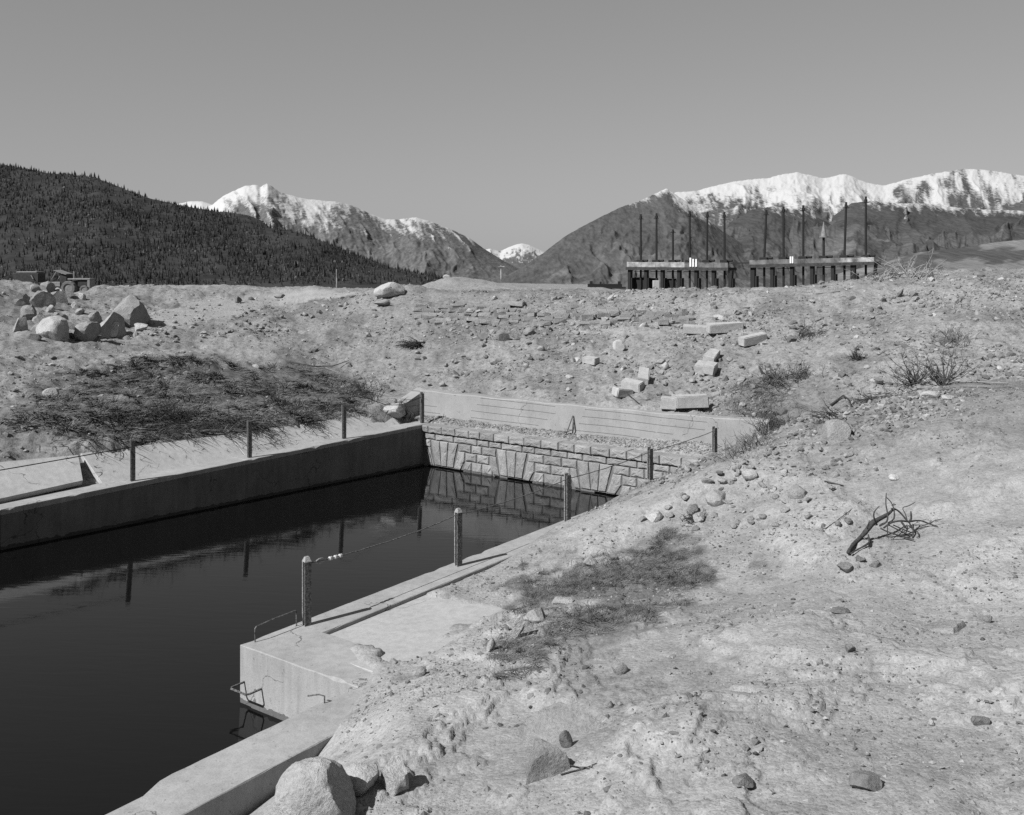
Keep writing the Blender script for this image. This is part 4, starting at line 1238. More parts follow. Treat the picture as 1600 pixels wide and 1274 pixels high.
px_rock(1315, 960, 30, 8, 'long low dark clod in the open sand', 398, 'rock_dark', 5, 0.10)
px_rock(1457, 1136, 10, 8, 'white pebble in the lower right sand', 399, 'rock_pale', 5, 0.04, 0.6)
px_rock(1181, 1166, 15, 7, 'flat dark stone of a pair near the bottom', 400, 'rock_dark', 5, 0.07)
px_rock(1165, 1176, 12, 8, 'left-hand grey stone of the pair near the bottom', 401, 'rock', 5, 0.07)
px_rock(75, 622, 26, 14, 'pale stone in the dark grass at the left', 402, 'rock_pale', 5, 0.06, 0.1)
px_rock(1400, 752, 16, 8, 'pale stone touching the tip of the driftwood', 403, 'rock_pale', 5, 0.05)

# ------------------------------------------------------------------ tumbled cut blocks on the far slope
def cut_block(px, py, L, W, H, yaw, pitch, roll, label, seed, lift=0.0):
    g = hit(px, py)
    mb = MB()
    rr = random.Random(seed)
    c = Vector((0, 0, 0))
    L, W, H = L * 1.12, W * 1.1, H * 1.1
    mb.box(c, (L / 2, 0, 0), (0, W / 2, 0), (0, 0, H / 2))
    mt = Matrix.Rotation(yaw, 4, 'Z') @ Matrix.Rotation(pitch, 4, 'X') @ Matrix.Rotation(roll, 4, 'Y')
    me = mesh_data('cut_block', [v + Vector([rr.uniform(-0.015, 0.015) for _ in range(3)]) for v in mb.v], mb.f, M['block'])
    bm = bmesh.new(); bm.from_mesh(me)
    bmesh.ops.bevel(bm, geom=bm.edges[:], offset=0.02, segments=2, affect='EDGES', clamp_overlap=True)
    for v in bm.verts:
        v.co += Vector([rr.uniform(-0.006, 0.006) for _ in range(3)])
        v.co = mt.to_3x3() @ v.co
    zlo = min(v.co.z for v in bm.verts)
    bm.to_mesh(me); bm.free()
    o = add_obj('cut_block', me, (g.x, g.y + 0.1, g.z + H * 0.62 + lift))
    return tag(o, label, 'block', 'cut blocks tumbled on the far slope')
S_ = 0.24
cut_block(1134, 522, 0.95, 0.34, 0.26, 0.12, 0.15, -0.05, 'long pale cut block lying level, topmost of the tumbled blocks', 1)
cut_block(1091, 523, 0.80, 0.30, 0.22, -0.25, 0.17, 0.04, 'cut block with a fluted edge touching the topmost long block', 2)
cut_block(1178, 540, 0.78, 0.26, 0.24, 0.45, 0.10, -0.14, 'tilted cut block right of and below the topmost one', 3)
cut_block(1113, 566, 0.64, 0.30, 0.22, 1.15, 0.17, -0.2, 'slanting cut block propped above the twin stones', 4)
cut_block(1098, 586, 0.50, 0.28, 0.26, 1.2, 0.15, -0.15, 'left of the twin rounded cut stones below the slanting block', 5)
cut_block(1111, 587, 0.46, 0.28, 0.24, 1.2, 0.15, -0.15, 'right of the twin rounded cut stones below the slanting block', 6)
cut_block(1006, 600, 0.74, 0.28, 0.24, 1.45, 0.15, -0.25, 'upright narrow cut block above the crooked stick', 7)
cut_block(989, 613, 0.50, 0.30, 0.22, -0.55, 0.15, 0.1, 'cut block in the pair beside the crooked stick, upper one', 8)
cut_block(973, 622, 0.48, 0.26, 0.20, 0.55, 0.15, 0.1, 'lower cut block of the pair under the crooked stick', 9)
cut_block(1046, 643, 0.38, 0.32, 0.26, -0.2, 0.05, 0.05, 'short cube-like block behind the board-marked wall', 10)
cut_block(1081, 641, 0.74, 0.34, 0.28, 0.10, 0.07, -0.03, 'longest lower cut block right behind the board-marked wall', 11)
cut_block(924, 571, 0.42, 0.26, 0.18, -0.7, 0.12, 0.1, 'small broken cut block left of the upright narrow one', 12)

# ------------------------------------------------------------------ remains of laid stone facing on the far slope
def facing(px0, px1, py0, py1, rows, label, seed, n_per):
    rr = random.Random(seed)
    g0 = hit((px0 + px1) / 2, py1)
    root = empty('stone_facing', g0, label, 'stone facing')
    shapes = []
    for k in range(8):
        bx = MB().box((0, 0, 0), (0.5, 0, 0), (0, 0.5, 0), (0, 0, 0.5))
        me_ = mesh_data('facing_stone', [Vector((q.x + rr.uniform(-0.07, 0.07), q.y + rr.uniform(-0.09, 0.09), q.z + rr.uniform(-0.12, 0.12))) for q in bx.v], bx.f, M['facing'])
        bm_ = bmesh.new(); bm_.from_mesh(me_)
        bmesh.ops.bevel(bm_, geom=bm_.edges[:], offset=0.05, segments=1, affect='EDGES'); bm_.to_mesh(me_); bm_.free()
        shapes.append(me_)
    for r_ in range(rows):
        x = px0 + rr.uniform(0, 12)
        while x < px1:
            w = rr.uniform(9, 22)
            if rr.random() < 0.78:
                py = py0 + (py1 - py0) * (r_ + 0.5) / rows + rr.uniform(-1.8, 1.8)
                g = hit(x + w / 2, py)
                wm = w * g.y / FPX * 1.04
                o = add_obj('facing_stone', rr.choice(shapes), (g.x - g0.x, g.y - g0.y, g.z - g0.z - rr.uniform(0.01, 0.06)), root)
                o.scale = (wm, rr.uniform(0.42, 0.56), rr.uniform(0.15, 0.2))
                o.rotation_euler = (0.22, rr.uniform(-0.06, 0.06), rr.uniform(-0.3, 0.3) + (3.14 if rr.random() < 0.5 else 0))
            x += w + 1
    return root
facing(640, 800, 477, 507, 5, 'remains of flat stone facing below the rim boulder', 5, 12)
facing(815, 1075, 487, 507, 4, 'long remnant course of flat facing stones in the middle of the slope', 6, 20)

# ------------------------------------------------------------------ loose stones
SMALL = []
for k in range(10):
    v, f = rock_shape(700 + k, 2, 7, 0.08, 0.2 if k % 2 else 0.0)
    SMALL.append(np_mesh('stone', v * 0.5, f, M['rock'], False))
for me in SMALL[:1]:
    me.materials[0] = M['rock_pale']
me = SMALL[9]; me.materials[0] = M['rock_dark']

def scatter_things(n, px_rng, py_rng, wpx, label, group, seed, accept=None):
    rr = random.Random(seed); c = 0; tries = 0
    while c < n and tries < n * 12:
        tries += 1
        px, py = rr.uniform(*px_rng), rr.uniform(*py_rng)
        if accept and not accept(px, py): continue
        g = hit(px, py)
        p, t = to_pt(g.x, g.y)
        if 8.9 < p < 20.2 and t < 22.6: continue
        w = rr.uniform(*wpx) * g.y / FPX
        o = add_obj('stone', rr.choice(SMALL), (g.x, g.y, g.z + w * 0.12))
        o.scale = (w * rr.uniform(0.9, 1.4), w * rr.uniform(0.8, 1.2), w * rr.uniform(0.55, 0.9))
        o.rotation_euler = (rr.uniform(-0.4, 0.4), rr.uniform(-0.4, 0.4), rr.uniform(0, 6.28))
        tag(o, label, 'stone', group); c += 1
scatter_things(130, (640, 1180), (470, 650), (7, 13), 'loose grey stone among the rubble of the far slope', 'loose stones on the far slope', 41)
scatter_things(60, (1180, 1560), (460, 575), (7, 13), 'loose stone among the rubble at the upper right', 'loose stones at the upper right', 42)
scatter_things(95, (1040, 1340), (690, 830), (7, 17), 'cobble lying on the stony shoulder of the near bank', 'cobbles on the near shoulder', 43, lambda x, y: y > 735 - (x - 1050) * 0.33)
scatter_things(45, (230, 620), (462, 545), (6, 11), 'loose stone along the edge of the pale pad', 'loose stones by the pad', 44, lambda x, y: abs(y - (525 - (x - 230) * 0.12)) < 18)

def rubble(name, n, gen, label, seed, lv=1, material='rubble'):
    """uncountable small stones in one mesh"""
    r = np.random.default_rng(seed)
    X, Y, W = gen(r, n)
    Z = ground_z(X, Y)
    tv, tf = ICO[lv]
    nv = len(tv); k = len(X)
    jit = 1 + r.uniform(-0.32, 0.30, (k, nv))
    sx = W * r.uniform(0.45, 0.75, k); sy = W * r.uniform(0.4, 0.65, k); sz = W * r.uniform(0.25, 0.5, k)
    rot = r.uniform(0, 6.28, k); c, s = np.cos(rot), np.sin(rot)
    lx = tv[None, :, 0] * jit * sx[:, None]; ly = tv[None, :, 1] * jit * sy[:, None]; lz = tv[None, :, 2] * jit * sz[:, None]
    tl = r.normal(0, 0.35, k)
    lz = lz + lx * tl[:, None]
    vx = lx * c[:, None] - ly * s[:, None] + X[:, None]
    vy = lx * s[:, None] + ly * c[:, None] + Y[:, None]
    vz = lz + (Z + sz * r.uniform(-0.35, 0.35, k))[:, None]
    V = np.stack([vx, vy, vz], -1).reshape(-1, 3)
    T = (tf[None] + (np.arange(k) * nv)[:, None, None]).reshape(-1, 3)
    me = np_mesh(name, V, T, M[material])
    tag(add_obj(name, me), label, name.replace('_', ' '), kind='stuff')

def gen_far(r, n):
    Y = r.uniform(24, 45, n * 5); X = r.uniform(-0.42, 0.62, n * 5) * Y
    p, t = to_pt(X, Y)
    dens = np.clip(0.28 + 1.8 * fbm(X / 1.8, Y / 1.8, 4, 61), 0.06, 1) * np.where(p > 23, 0.35, 1) * np.where((p < 9.5), 0.9, 1)
    ok = (t > 22.65) & (r.random(len(X)) < dens)
    ok &= ~((p > 19) & (t < 23.5))
    X, Y = X[ok][:n], Y[ok][:n]
    W = 0.034 * (r.pareto(2.3, len(X)) + 1); W = np.clip(W, 0.034, 0.24)
    return X, Y, W
rubble('rubble', 18000, gen_far, 'broken stone rubble strewn over the slope beyond the channel', 71)

def gen_near(r, n):
    Y = r.uniform(4, 23, n * 8) ; X = r.uniform(-0.3, 0.62, n * 8) * Y
    p, t = to_pt(X, Y)
    pb = np.interp(t, PB_T, PB_P)
    sh = np.exp(-((t - 19.2) / 2.6) ** 2) * sstep(2.5, 5.5, p)
    dens = np.clip(0.02 + 0.9 * fbm(X / 1.3, Y / 1.3, 4, 62), 0.006, 1) * 0.6 + sh * np.clip(0.5 + fbm(X, Y, 3, 63), 0, 1)
    ok = (p < pb - 0.15) & (t < 21.8) & (r.random(len(X)) < dens)
    X, Y, sh = X[ok][:n], Y[ok][:n], sh[ok][:n]
    W = 0.012 * (r.pareto(1.9, len(X)) + 1) * (1 + 3.2 * sh)
    return X, Y, np.clip(W, 0.012, 0.06 + 0.07 * sh)
rubble('pebbles', 13000, gen_near, 'pebbles and small stones strewn over the sandy near bank', 72, 1, 'pebble')

def gen_grit(r, n):
    Y = np.exp(r.uniform(math.log(3.5), math.log(20), n * 6)); X = r.uniform(-0.3, 0.62, n * 6) * Y
    p, t = to_pt(X, Y)
    ok = (p < np.interp(t, PB_T, PB_P) - 0.1) & (t < 21.8) & (r.random(len(X)) < np.clip(0.25 + 1.2 * fbm(X / 1.4, Y / 1.4, 4, 66), 0.03, 1))
    ok &= ~((p > 7.5) & (t > 8.3) & (t < 10.7))
    X, Y = X[ok][:n], Y[ok][:n]
    return X, Y, np.clip(0.0013 * Y * (r.pareto(2.2, len(X)) + 0.8), 0.005, 0.045)
ICO[0] = (np.array([(1, 0, 0), (-1, 0, 0), (0, 1, 0), (0, -1, 0), (0, 0, 1), (0, 0, -1.0)]), np.array([(0, 2, 4), (2, 1, 4), (1, 3, 4), (3, 0, 4), (2, 0, 5), (1, 2, 5), (3, 1, 5), (0, 3, 5)]))
rubble('grit', 26000, gen_grit, 'grit and tiny clods on the sandy near bank', 75, 0, 'pebble')

def gen_strip(r, n):
    p = r.uniform(9.6, 19.4, n); t = 21.72 + 0.42 * r.random(n)
    return -DY * p + DX * t, DX * p + DY * t, r.uniform(0.018, 0.06, n)
rubble('gravel', 2600, gen_strip, 'coarse gravel on the shelf between stone wall and board-marked wall', 73)
def gen_lcop(r, n):
    p = 19.05 + 0.17 * r.random(n); t = r.uniform(14, 21, n)
    return -DY * p + DX * t, DX * p + DY * t, r.uniform(0.02, 0.05, n)
def gen_left(r, n):
    Y = r.uniform(20, 46, n * 3); X = r.uniform(-0.62, -0.12, n * 3) * Y
    p, t = to_pt(X, Y)
    ok = (p > 20.4) & (r.random(len(X)) < np.clip(0.35 + 1.3 * fbm(X / 1.8, Y / 1.8, 3, 64), 0, 1))
    X, Y = X[ok][:n], Y[ok][:n]
    return X, Y, np.clip(0.04 * (r.pareto(2.4, len(X)) + 1), 0.04, 0.2)
rubble('clods', 3500, gen_left, 'clods and small stones over the left bank', 74)

# ------------------------------------------------------------------ grass
def blades(name, poly, n, L, wid, material, label, seed, comb, lift=0.12, clump=0.5, tufts=0):
    r = np.random.default_rng(seed)
    xs = [q[0] for q in poly]; ys = [q[1] for q in poly]
    X = r.uniform(min(xs), max(xs), n * 6); Y = r.uniform(min(ys), max(ys), n * 6)
    ok = pixel_poly_mask(X + fbm(X / 0.6, Y / 0.6, 3, 81) * 1.0, Y + fbm(X / 0.6, Y / 0.6 + 7, 3, 82) * 1.0, None, poly)
    ok &= r.random(len(X)) < np.clip(0.55 + clump * 3 * fbm(X / 0.8, Y / 0.8, 3, 83), 0.02, 1)
    p, t = to_pt(X, Y)
    ok &= ~((p > 8.9) & (p < 19.75) & (t < 21.7))
    X, Y = X[ok][:n], Y[ok][:n]; k = len(X)
    Z = ground_z(X, Y)
    if tufts:
        ti = r.integers(0, k, tufts); per = k // (tufts * 3)
        sel = r.permutation(k)[:tufts * per]
        X[sel] = np.repeat(X[ti], per) + r.normal(0, L * 0.10, tufts * per); Y[sel] = np.repeat(Y[ti], per) + r.normal(0, L * 0.10, tufts * per)
        Z = ground_z(X, Y)
    ang = comb + fbm(X / 0.7, Y / 0.7, 3, 84) * 5.0 + r.normal(0, 0.7, k)
    ln = L * r.uniform(0.45, 1.25, k); el = np.abs(r.normal(0.10, 0.14, k)) * (1 + (r.random(k) < 0.04) * 2.5)
    if tufts:
        ang[sel] = r.uniform(0, 6.28, len(sel)); el[sel] = r.uniform(0.15, 0.9, len(sel)); ln[sel] *= 0.8
    dx, dy = np.cos(ang) * np.cos(el), np.sin(ang) * np.cos(el)
    px_, py_ = -np.sin(ang) * wid / 2, np.cos(ang) * wid / 2
    b1 = np.stack([X - px_, Y - py_, Z + 0.005], -1); b2 = np.stack([X + px_, Y + py_, Z + 0.005], -1)
    mx, my = X + dx * ln * 0.5, Y + dy * ln * 0.5
    mz = np.maximum(ground_z(mx, my) + 0.015, Z + np.sin(el) * ln * 0.5 + lift * ln * 0.5)
    m1 = np.stack([mx - px_ * 0.8, my - py_ * 0.8, mz], -1); m2 = np.stack([mx + px_ * 0.8, my + py_ * 0.8, mz + wid * 0.4], -1)
    ex, ey = X + dx * ln, Y + dy * ln
    ez = np.maximum(ground_z(ex, ey) + 0.008, Z + np.sin(el) * ln * 0.8)
    e = np.stack([ex, ey, ez], -1)
    V = np.stack([b1, b2, m2, m1, e], 1).reshape(-1, 3)
    base = (np.arange(k) * 5)[:, None]
    T = np.concatenate([base + np.array([[0, 1, 2]]), base + np.array([[0, 2, 3]]), base + np.array([[3, 2, 4]])])
    me = np_mesh(name, V, T, material)
    tag(add_obj(name, me), label, 'grass', kind='stuff')
blades('matted_grass', GRASS_LEFT, 20000, 0.42, 0.016, M['grass'], 'dark matted grass and roots on the bank above the far wall', 85, -0.5, lift=0.03, tufts=90)
blades('matted_grass', GRASS_RIGHT, 15000, 0.17, 0.005, M['grass'], 'dark flattened grass patch on the near bank below the stony shoulder', 86, 0.75, lift=0.05, tufts=220)
blades('matted_grass', GRASS_GULLY, 2600, 0.26, 0.010, M['grass'], 'dark weeds at the right end of the board-marked wall', 88, 0.4, lift=0.3, tufts=40)

# ------------------------------------------------------------------ brush, shrubs, sticks, driftwood
def twig_bundle(name, base, n, L, r0, material, label, cat, seed, spread=0.9, droop=0.25, bias=(0, 0, 1), sub=2, footprint=0.12, group=None, sides=3):
    rr = random.Random(seed)
    root_z = base.z
    mb = MB()
    bias = Vector(bias).normalized()
    for k in range(n):
        d = (bias + Vector((rr.gauss(0, spread), rr.gauss(0, spread), rr.gauss(0, spread * 0.45)))).normalized()
        if d.z < -0.2: d.z *= -0.5
        q = base + Vector((rr.gauss(0, footprint), rr.gauss(0, footprint), 0))
        q.z = float(ground_z(q.x, q.y)) - 0.01 if abs(q.z - root_z) < 2 else q.z
        ln = L * rr.uniform(0.45, 1.1)
        pts = [q.copy()]; seg = 4
        for s_ in range(seg):
            d = (d + Vector((rr.gauss(0, 0.2), rr.gauss(0, 0.2), rr.gauss(0, 0.12) - droop * 0.25))).normalized()
            q = q + d * ln / seg
            gz = float(macro(np.array(q.x), np.array(q.y))) + 0.01
            if q.z < gz: q.z = gz; d.z = abs(d.z) * 0.3
            pts.append(q.copy())
        mb.tube(pts, [r0, r0 * 0.85, r0 * 0.65, r0 * 0.45, r0 * 0.25], sides, caps=False)
        for _ in range(sub):
            i = rr.randint(1, 3); o = pts[i]
            dd = (d + Vector((rr.gauss(0, 0.7), rr.gauss(0, 0.7), rr.gauss(0.1, 0.5)))).normalized()
            e = o + dd * ln * rr.uniform(0.15, 0.4)
            mid = o.lerp(e, 0.5) + Vector((rr.gauss(0, 0.02), rr.gauss(0, 0.02), rr.gauss(0, 0.02)))
            mb.tube([o, mid, e], [r0 * 0.5, r0 * 0.4, r0 * 0.2], sides, caps=False)
    o = mb.build(name, material, origin=base)
    return tag(o, label, cat, group)

G_ = 'brush clumps along the far bank'
def clump(px, py, n, L, label, seed, material='brush', bias=(0.35, -0.45, 0.35), r0=0.009, spread=0.55, fp=0.3, sub=2, name='brush_clump', cat='brush', droop=0.5, group=None):
    return twig_bundle(name, hit(px, py), n, L, r0, M[material], label, cat, seed, spread, droop, bias, sub, fp, group)
clump(262, 650, 240, 0.75, 'largest dark brush clump in the middle of the left bank', 1, fp=0.32, group=G_)
clump(195, 660, 140, 0.65, 'dark brush clump above the stained slab, left of the largest', 2, fp=0.28, group=G_)
clump(235, 674, 190, 0.4, 'dark brush overhanging the slab behind the leftmost post', 3, fp=0.4, group=G_)
clump(352, 664, 240, 0.55, 'brush spilling down over the slab behind the second far post', 4, fp=0.45, bias=(0.6, -0.5, 0.1), group=G_)
clump(396, 662, 170, 0.6, 'long twigs hanging right of the second far post', 5, fp=0.35, bias=(0.8, -0.4, 0.05), group=G_)
clump(466, 648, 170, 0.55, 'dark brush tuft at the bank edge between second and third far posts', 6, fp=0.38, group=G_)
clump(300, 670, 200, 0.38, 'brush fringe above the slab between first and second far posts', 7, fp=0.5, group=G_)
clump(435, 632, 70, 0.4, 'small round dark tuft in the left bank grass', 8, fp=0.2, bias=(0, -0.2, 0.8), group=G_)
clump(560, 612, 110, 0.5, 'dark bush at the right end of the left bank grass', 9, fp=0.35, bias=(0.1, -0.2, 0.7), group=G_)
clump(540, 640, 90, 0.5, 'dark bush behind the third far post', 10, fp=0.35, bias=(0.3, -0.4, 0.5), group=G_)
clump(402, 610, 60, 0.5, 'dark scrub below the forked stick', 11, fp=0.3, group=G_)
clump(130, 690, 60, 0.45, 'ragged brush above the broken slab', 12, fp=0.35, group=G_)
clump(628, 650, 50, 0.4, 'small weed tuft behind the far boulder and corner post', 13, fp=0.12, bias=(0, 0, 1))
clump(652, 540, 60, 0.7, 'dark root ball with a stub lying on the bare slope', 14, fp=0.10, bias=(-0.5, -0.5, 0.1), spread=0.28, r0=0.02, name='root_ball', cat='root')
clump(1200, 678, 130, 0.55, 'dark bush in the notch at the right end of the board-marked wall', 15, fp=0.3, bias=(0, -0.1, 1), name='bush', cat='bush')
clump(1165, 700, 90, 0.45, 'grey weeds growing against the end of the board-marked wall', 16, 'brush_pale', fp=0.25, bias=(0, -0.1, 1), name='bush', cat='bush')
clump(1208, 600, 80, 0.75, 'pale straw clump right of the tumbled blocks', 17, 'brush_pale', fp=0.18, bias=(0.05, -0.3, 0.6), spread=0.7, r0=0.012, name='straw_clump', cat='weeds')
clump(1250, 592, 60, 0.45, 'dark low shrub right of the straw clump', 18, fp=0.2, bias=(0, 0, 0.8), name='shrub', cat='shrub')
clump(1338, 562, 70, 0.40, 'small dark shrub alone on the right slope', 19, fp=0.06, bias=(0, 0, 1), spread=0.7, name='shrub', cat='shrub')
clump(1490, 535, 60, 0.6, 'grey shrub high at the right edge', 20, 'brush_pale', fp=0.2, bias=(0, 0, 1), name='shrub', cat='shrub')
clump(1260, 525, 50, 0.5, 'faint shrub in the rubble above the tilted block', 21, 'brush', fp=0.2, bias=(0.3, 0, 0.6), name='shrub', cat='shrub')
clump(1472, 604, 26, 1.0, 'right half of the big dead shrub on the ridge', 22, 'twig_dark', fp=0.04, bias=(0, 0, 1), spread=0.75, r0=0.012, sub=6, droop=0.0, name='dead_shrub', cat='shrub')
clump(1428, 604, 26, 1.0, 'left half of the big dead shrub on the ridge', 23, 'twig_dark', fp=0.05, bias=(-0.5, 0, 0.7), spread=0.7, r0=0.012, sub=6, droop=0.0, name='dead_shrub', cat='shrub')
clump(1385, 622, 26, 0.9, 'brushwood trailing left from the dead shrub', 24, 'twig_dark', fp=0.25, bias=(-0.9, -0.1, 0.1), spread=0.3, r0=0.010, sub=4, name='brushwood', cat='branches')
clump(1310, 652, 26, 0.6, 'brushwood on the ridge left of the trailing branches', 25, 'twig_dark', fp=0.25, bias=(-0.6, -0.1, 0.35), spread=0.4, r0=0.012, sub=3, name='brushwood', cat='branches')
clump(1085, 815, 45, 0.22, 'small dark tuft beside the pale split stone', 26, 'brush', fp=0.07, bias=(0, 0, 1), r0=0.006, name='weed_tuft', cat='weeds')
clump(1425, 432, 40, 1.3, 'pale dry bush on the skyline right of the gate structure', 27, 'twig_pale', fp=0.35, bias=(0.3, 0, 0.6), spread=0.6, r0=0.016, name='dry_bush', cat='bush')
clump(1372, 434, 20, 0.9, 'pale dry twigs at the right foot of the gate structure', 28, 'twig_pale', fp=0.3, bias=(0.4, 0, 0.5), spread=0.5, r0=0.014, name='dry_bush', cat='bush')
clump(930, 965, 60, 0.2, 'dark tuft between the pale stones at the grass edge', 30, 'brush', fp=0.16, bias=(0, 0, 1), r0=0.004, name='weed_tuft', cat='weeds')

def stick(pts, r0, r1, material, label, name='stick', lift=0.02):
    """stick lying on the ground along photo points"""
    w = [hit(*q[:2]) + Vector((0, 0, lift + (q[2] if len(q) > 2 else 0))) for q in pts]
    n = len(w)
    mb = MB().tube(w, [r0 + (r1 - r0) * i / (n - 1) for i in range(n)], 6)
    return tag(mb.build(name, M[material], smooth=True), label, 'stick')
stick([(960, 603), (975, 612), (990, 625), (1003, 637)], 0.018, 0.008, 'twig_dark', 'crooked dark stick lying over the pair of cut blocks')
stick([(1492, 600), (1530, 599), (1575, 601)], 0.022, 0.012, 'twig_pale', 'long bleached pole at the right edge beside the dead shrub', 'pole')
stick([(1500, 606), (1540, 606), (1580, 607)], 0.016, 0.010, 'twig_pale', 'second bleached pole just below the long one at the right edge', 'pole')
stick([(1289, 830), (1310, 815), (1325, 804), (1345, 786)], 0.006, 0.004, 'twig_dark', 'thin straight stick left of the driftwood')
stick([(418, 628), (415, 615), (420, 602), (440, 598), (470, 597)], 0.02, 0.010, 'twig_dark', 'curved dark branch in the left bank grass')
stick([(452, 570), (490, 576), (520, 575), (545, 568)], 0.025, 0.010, 'twig_dark', 'branching dead limb on the bare slope above the grass', lift=0.06)
stick([(508, 576), (520, 582), (540, 588)], 0.016, 0.008, 'twig_pale', 'bleached short stick at the top of the grass bank')
stick([(195, 607), (203, 612), (206, 620)], 0.018, 0.010, 'twig_pale', 'pale bent twig in the grass above the stained slab')
stick([(1275, 460), (1300, 457), (1312, 457)], 0.03, 0.02, 'twig_pale', 'bleached plank end high on the right slope', 'plank')
stick([(1298, 637), (1318, 622), (1326, 628), (1330, 640)], 0.024, 0.014, 'twig_dark', 'hooked dark root on the right ridge', 'root', lift=0.05)
stick([(205, 566), (213, 562), (222, 566), (226, 570)], 0.03, 0.02, 'twig_dark', 'dark looped root at the top of the left grass', 'root', lift=0.08)
stick([(1288, 755), (1300, 757), (1318, 762)], 0.012, 0.008, 'twig_dark', 'short dark stick above the driftwood on the sand')

stick([(876, 1214), (895, 1208), (915, 1203), (932, 1196)], 0.006, 0.003, 'twig_dark', 'thin dark twig in the bottom foreground right of the leaning slab', lift=0.012)
stick([(890, 1200), (905, 1204), (926, 1207)], 0.005, 0.003, 'twig_dark', 'shorter dark twig crossing the thin one in the bottom foreground', lift=0.02)

# driftwood: a root stump with a basket of twigs
G0 = hit(1390, 842)
DW = empty('driftwood', hit(1327, 862), 'gnarled dark driftwood root with tangled twigs on the sand', 'driftwood')
YB = G0.y
def dw(zx, zy, d):
    px, py = 1300 + zx / 7.96, 740 + zy / 7.96
    # depth: the tangle stands over a line across the slope, offset d metres toward (-) or away (+)
    return at(px, py, min(YB + d, hit(px, py).y - 0.05 + min(d, 0)))
DWL = [
    ('trunk', [(200, 985, -.02), (260, 890, 0), (360, 790, .02), (440, 700, .05), (500, 620, .08), (600, 560, .14), (690, 510, .2), (760, 450, .25)], [.026, .03, .034, .04, .045, .036, .028, .016]),
    ('branch', [(230, 995, -.02), (330, 940, -.03), (430, 885, -.05), (465, 850, -.04), (450, 760, 0)], [.010, .012, .016, .018, .012]),
    ('branch', [(560, 640, .05), (525, 560, .0), (525, 480, -.04), (590, 405, -.03)], [.014, .012, .010, .006]),
    ('branch', [(590, 650, .05), (680, 600, .0), (690, 500, .02), (670, 380, .06), (675, 240, .1)], [.016, .014, .011, .010, .007]),
    ('branch', [(700, 620, .05), (770, 560, .0), (770, 450, .05), (735, 360, .1), (680, 300, .12)], [.016, .013, .012, .010, .007]),
    ('branch', [(740, 440, .2), (800, 450, .22), (870, 510, .2), (940, 600, .15)], [.016, .014, .012, .012]),
    ('branch', [(640, 680, .02), (740, 610, .0), (860, 590, .0), (950, 600, .05), (1090, 585, .1), (1220, 630, .12), (1320, 660, .14)], [.014, .013, .016, .016, .014, .011, .006]),
    ('branch', [(1220, 630, .12), (1270, 590, .1), (1380, 565, .12)], [.008, .007, .004]),
    ('branch', [(600, 680, .0), (680, 720, -.03), (800, 760, -.05), (900, 790, -.05), (1020, 825, -.05)], [.012, .012, .013, .016, .009]),
    ('branch', [(840, 775, -.04), (930, 765, .0), (1000, 760, .02)], [.014, .016, .012]),
    ('branch', [(700, 640, .02), (800, 690, -.02), (900, 740, -.03), (960, 770, -.03)], [.011, .011, .010, .008]),
    ('branch', [(690, 640, .0), (690, 720, -.02), (692, 800, -.04)], [.010, .008, .006]),
    ('branch', [(760, 640, .05), (870, 690, .02), (1000, 740, .02)], [.010, .010, .009]),
    ('branch', [(980, 470, .1), (985, 560, .08), (960, 610, .05), (1010, 700, .03), (1000, 800, .0)], [.012, .014, .016, .014, .010]),
    ('branch', [(860, 600, .0), (900, 650, -.02), (930, 690, -.02)], [.014, .015, .010]),
    ('branch', [(940, 600, .1), (910, 500, .14), (880, 430, .18), (960, 400, .2), (1035, 355, .22)], [.010, .008, .007, .006, .005]),
    ('branch', [(1000, 640, .1), (1150, 640, .12), (1190, 620, .12)], [.007, .006, .005]),
    ('branch', [(1030, 700, .08), (1080, 670, .1), (1200, 630, .12)], [.007, .006, .004]),
    ('branch', [(1000, 690, .02), (1060, 720, .0), (1080, 780, -.02), (1050, 795, -.02)], [.008, .008, .008, .006]),
    ('branch', [(440, 690, .0), (455, 620, -.04), (465, 580, -.05)], [.010, .007, .004]),
    ('branch', [(870, 740, .0), (960, 680, .03), (1000, 640, .06)], [.008, .007, .006]),
]
for nm, pts, rad in DWL:
    w = [dw(*q) for q in pts]
    # smooth the polyline a little
    W, RR = [], []
    for i in range(len(w) - 1):
        p0, p1, p2, p3 = w[max(i - 1, 0)], w[i], w[i + 1], w[min(i + 2, len(w) - 1)]
        for s_ in (0, 0.33, 0.66):
            W.append(0.5 * ((2 * p1) + (p2 - p0) * s_ + (2 * p0 - 5 * p1 + 4 * p2 - p3) * s_ ** 2 + (3 * p1 - p0 - 3 * p2 + p3) * s_ ** 3))
            RR.append((rad[i] + (rad[i + 1] - rad[i]) * s_) * random.uniform(0.88, 1.12) * 0.82)
    W.append(w[-1]); RR.append(rad[-1] * 0.7)
    MB().tube(W, RR, 8 if nm == 'trunk' else 6).build(nm, M['twig_dark'], DW, smooth=True)

# ------------------------------------------------------------------ distant things
def gate_Y(px):
    # the gate structure stands on a straight line from (px 980, 108 m) to (px 1370, 92 m)
    x0, y0 = (980 - CX) / FPX * 108, 108.0
    x1, y1 = (1370 - CX) / FPX * 92, 92.0
    a = (px - CX) / FPX
    s_ = (a * y0 - x0) / ((x1 - x0) - a * (y1 - y0))
    return y0 + (y1 - y0) * s_
def gp(px, py): return at(px, py, gate_Y(px))
GD = (gp(1370, 400) - gp(980, 400)); GD.z = 0; GD.normalize()
GN = Vector((-GD.y, GD.x, 0))          # away from the viewer
if GN.y < 0: GN = -GN

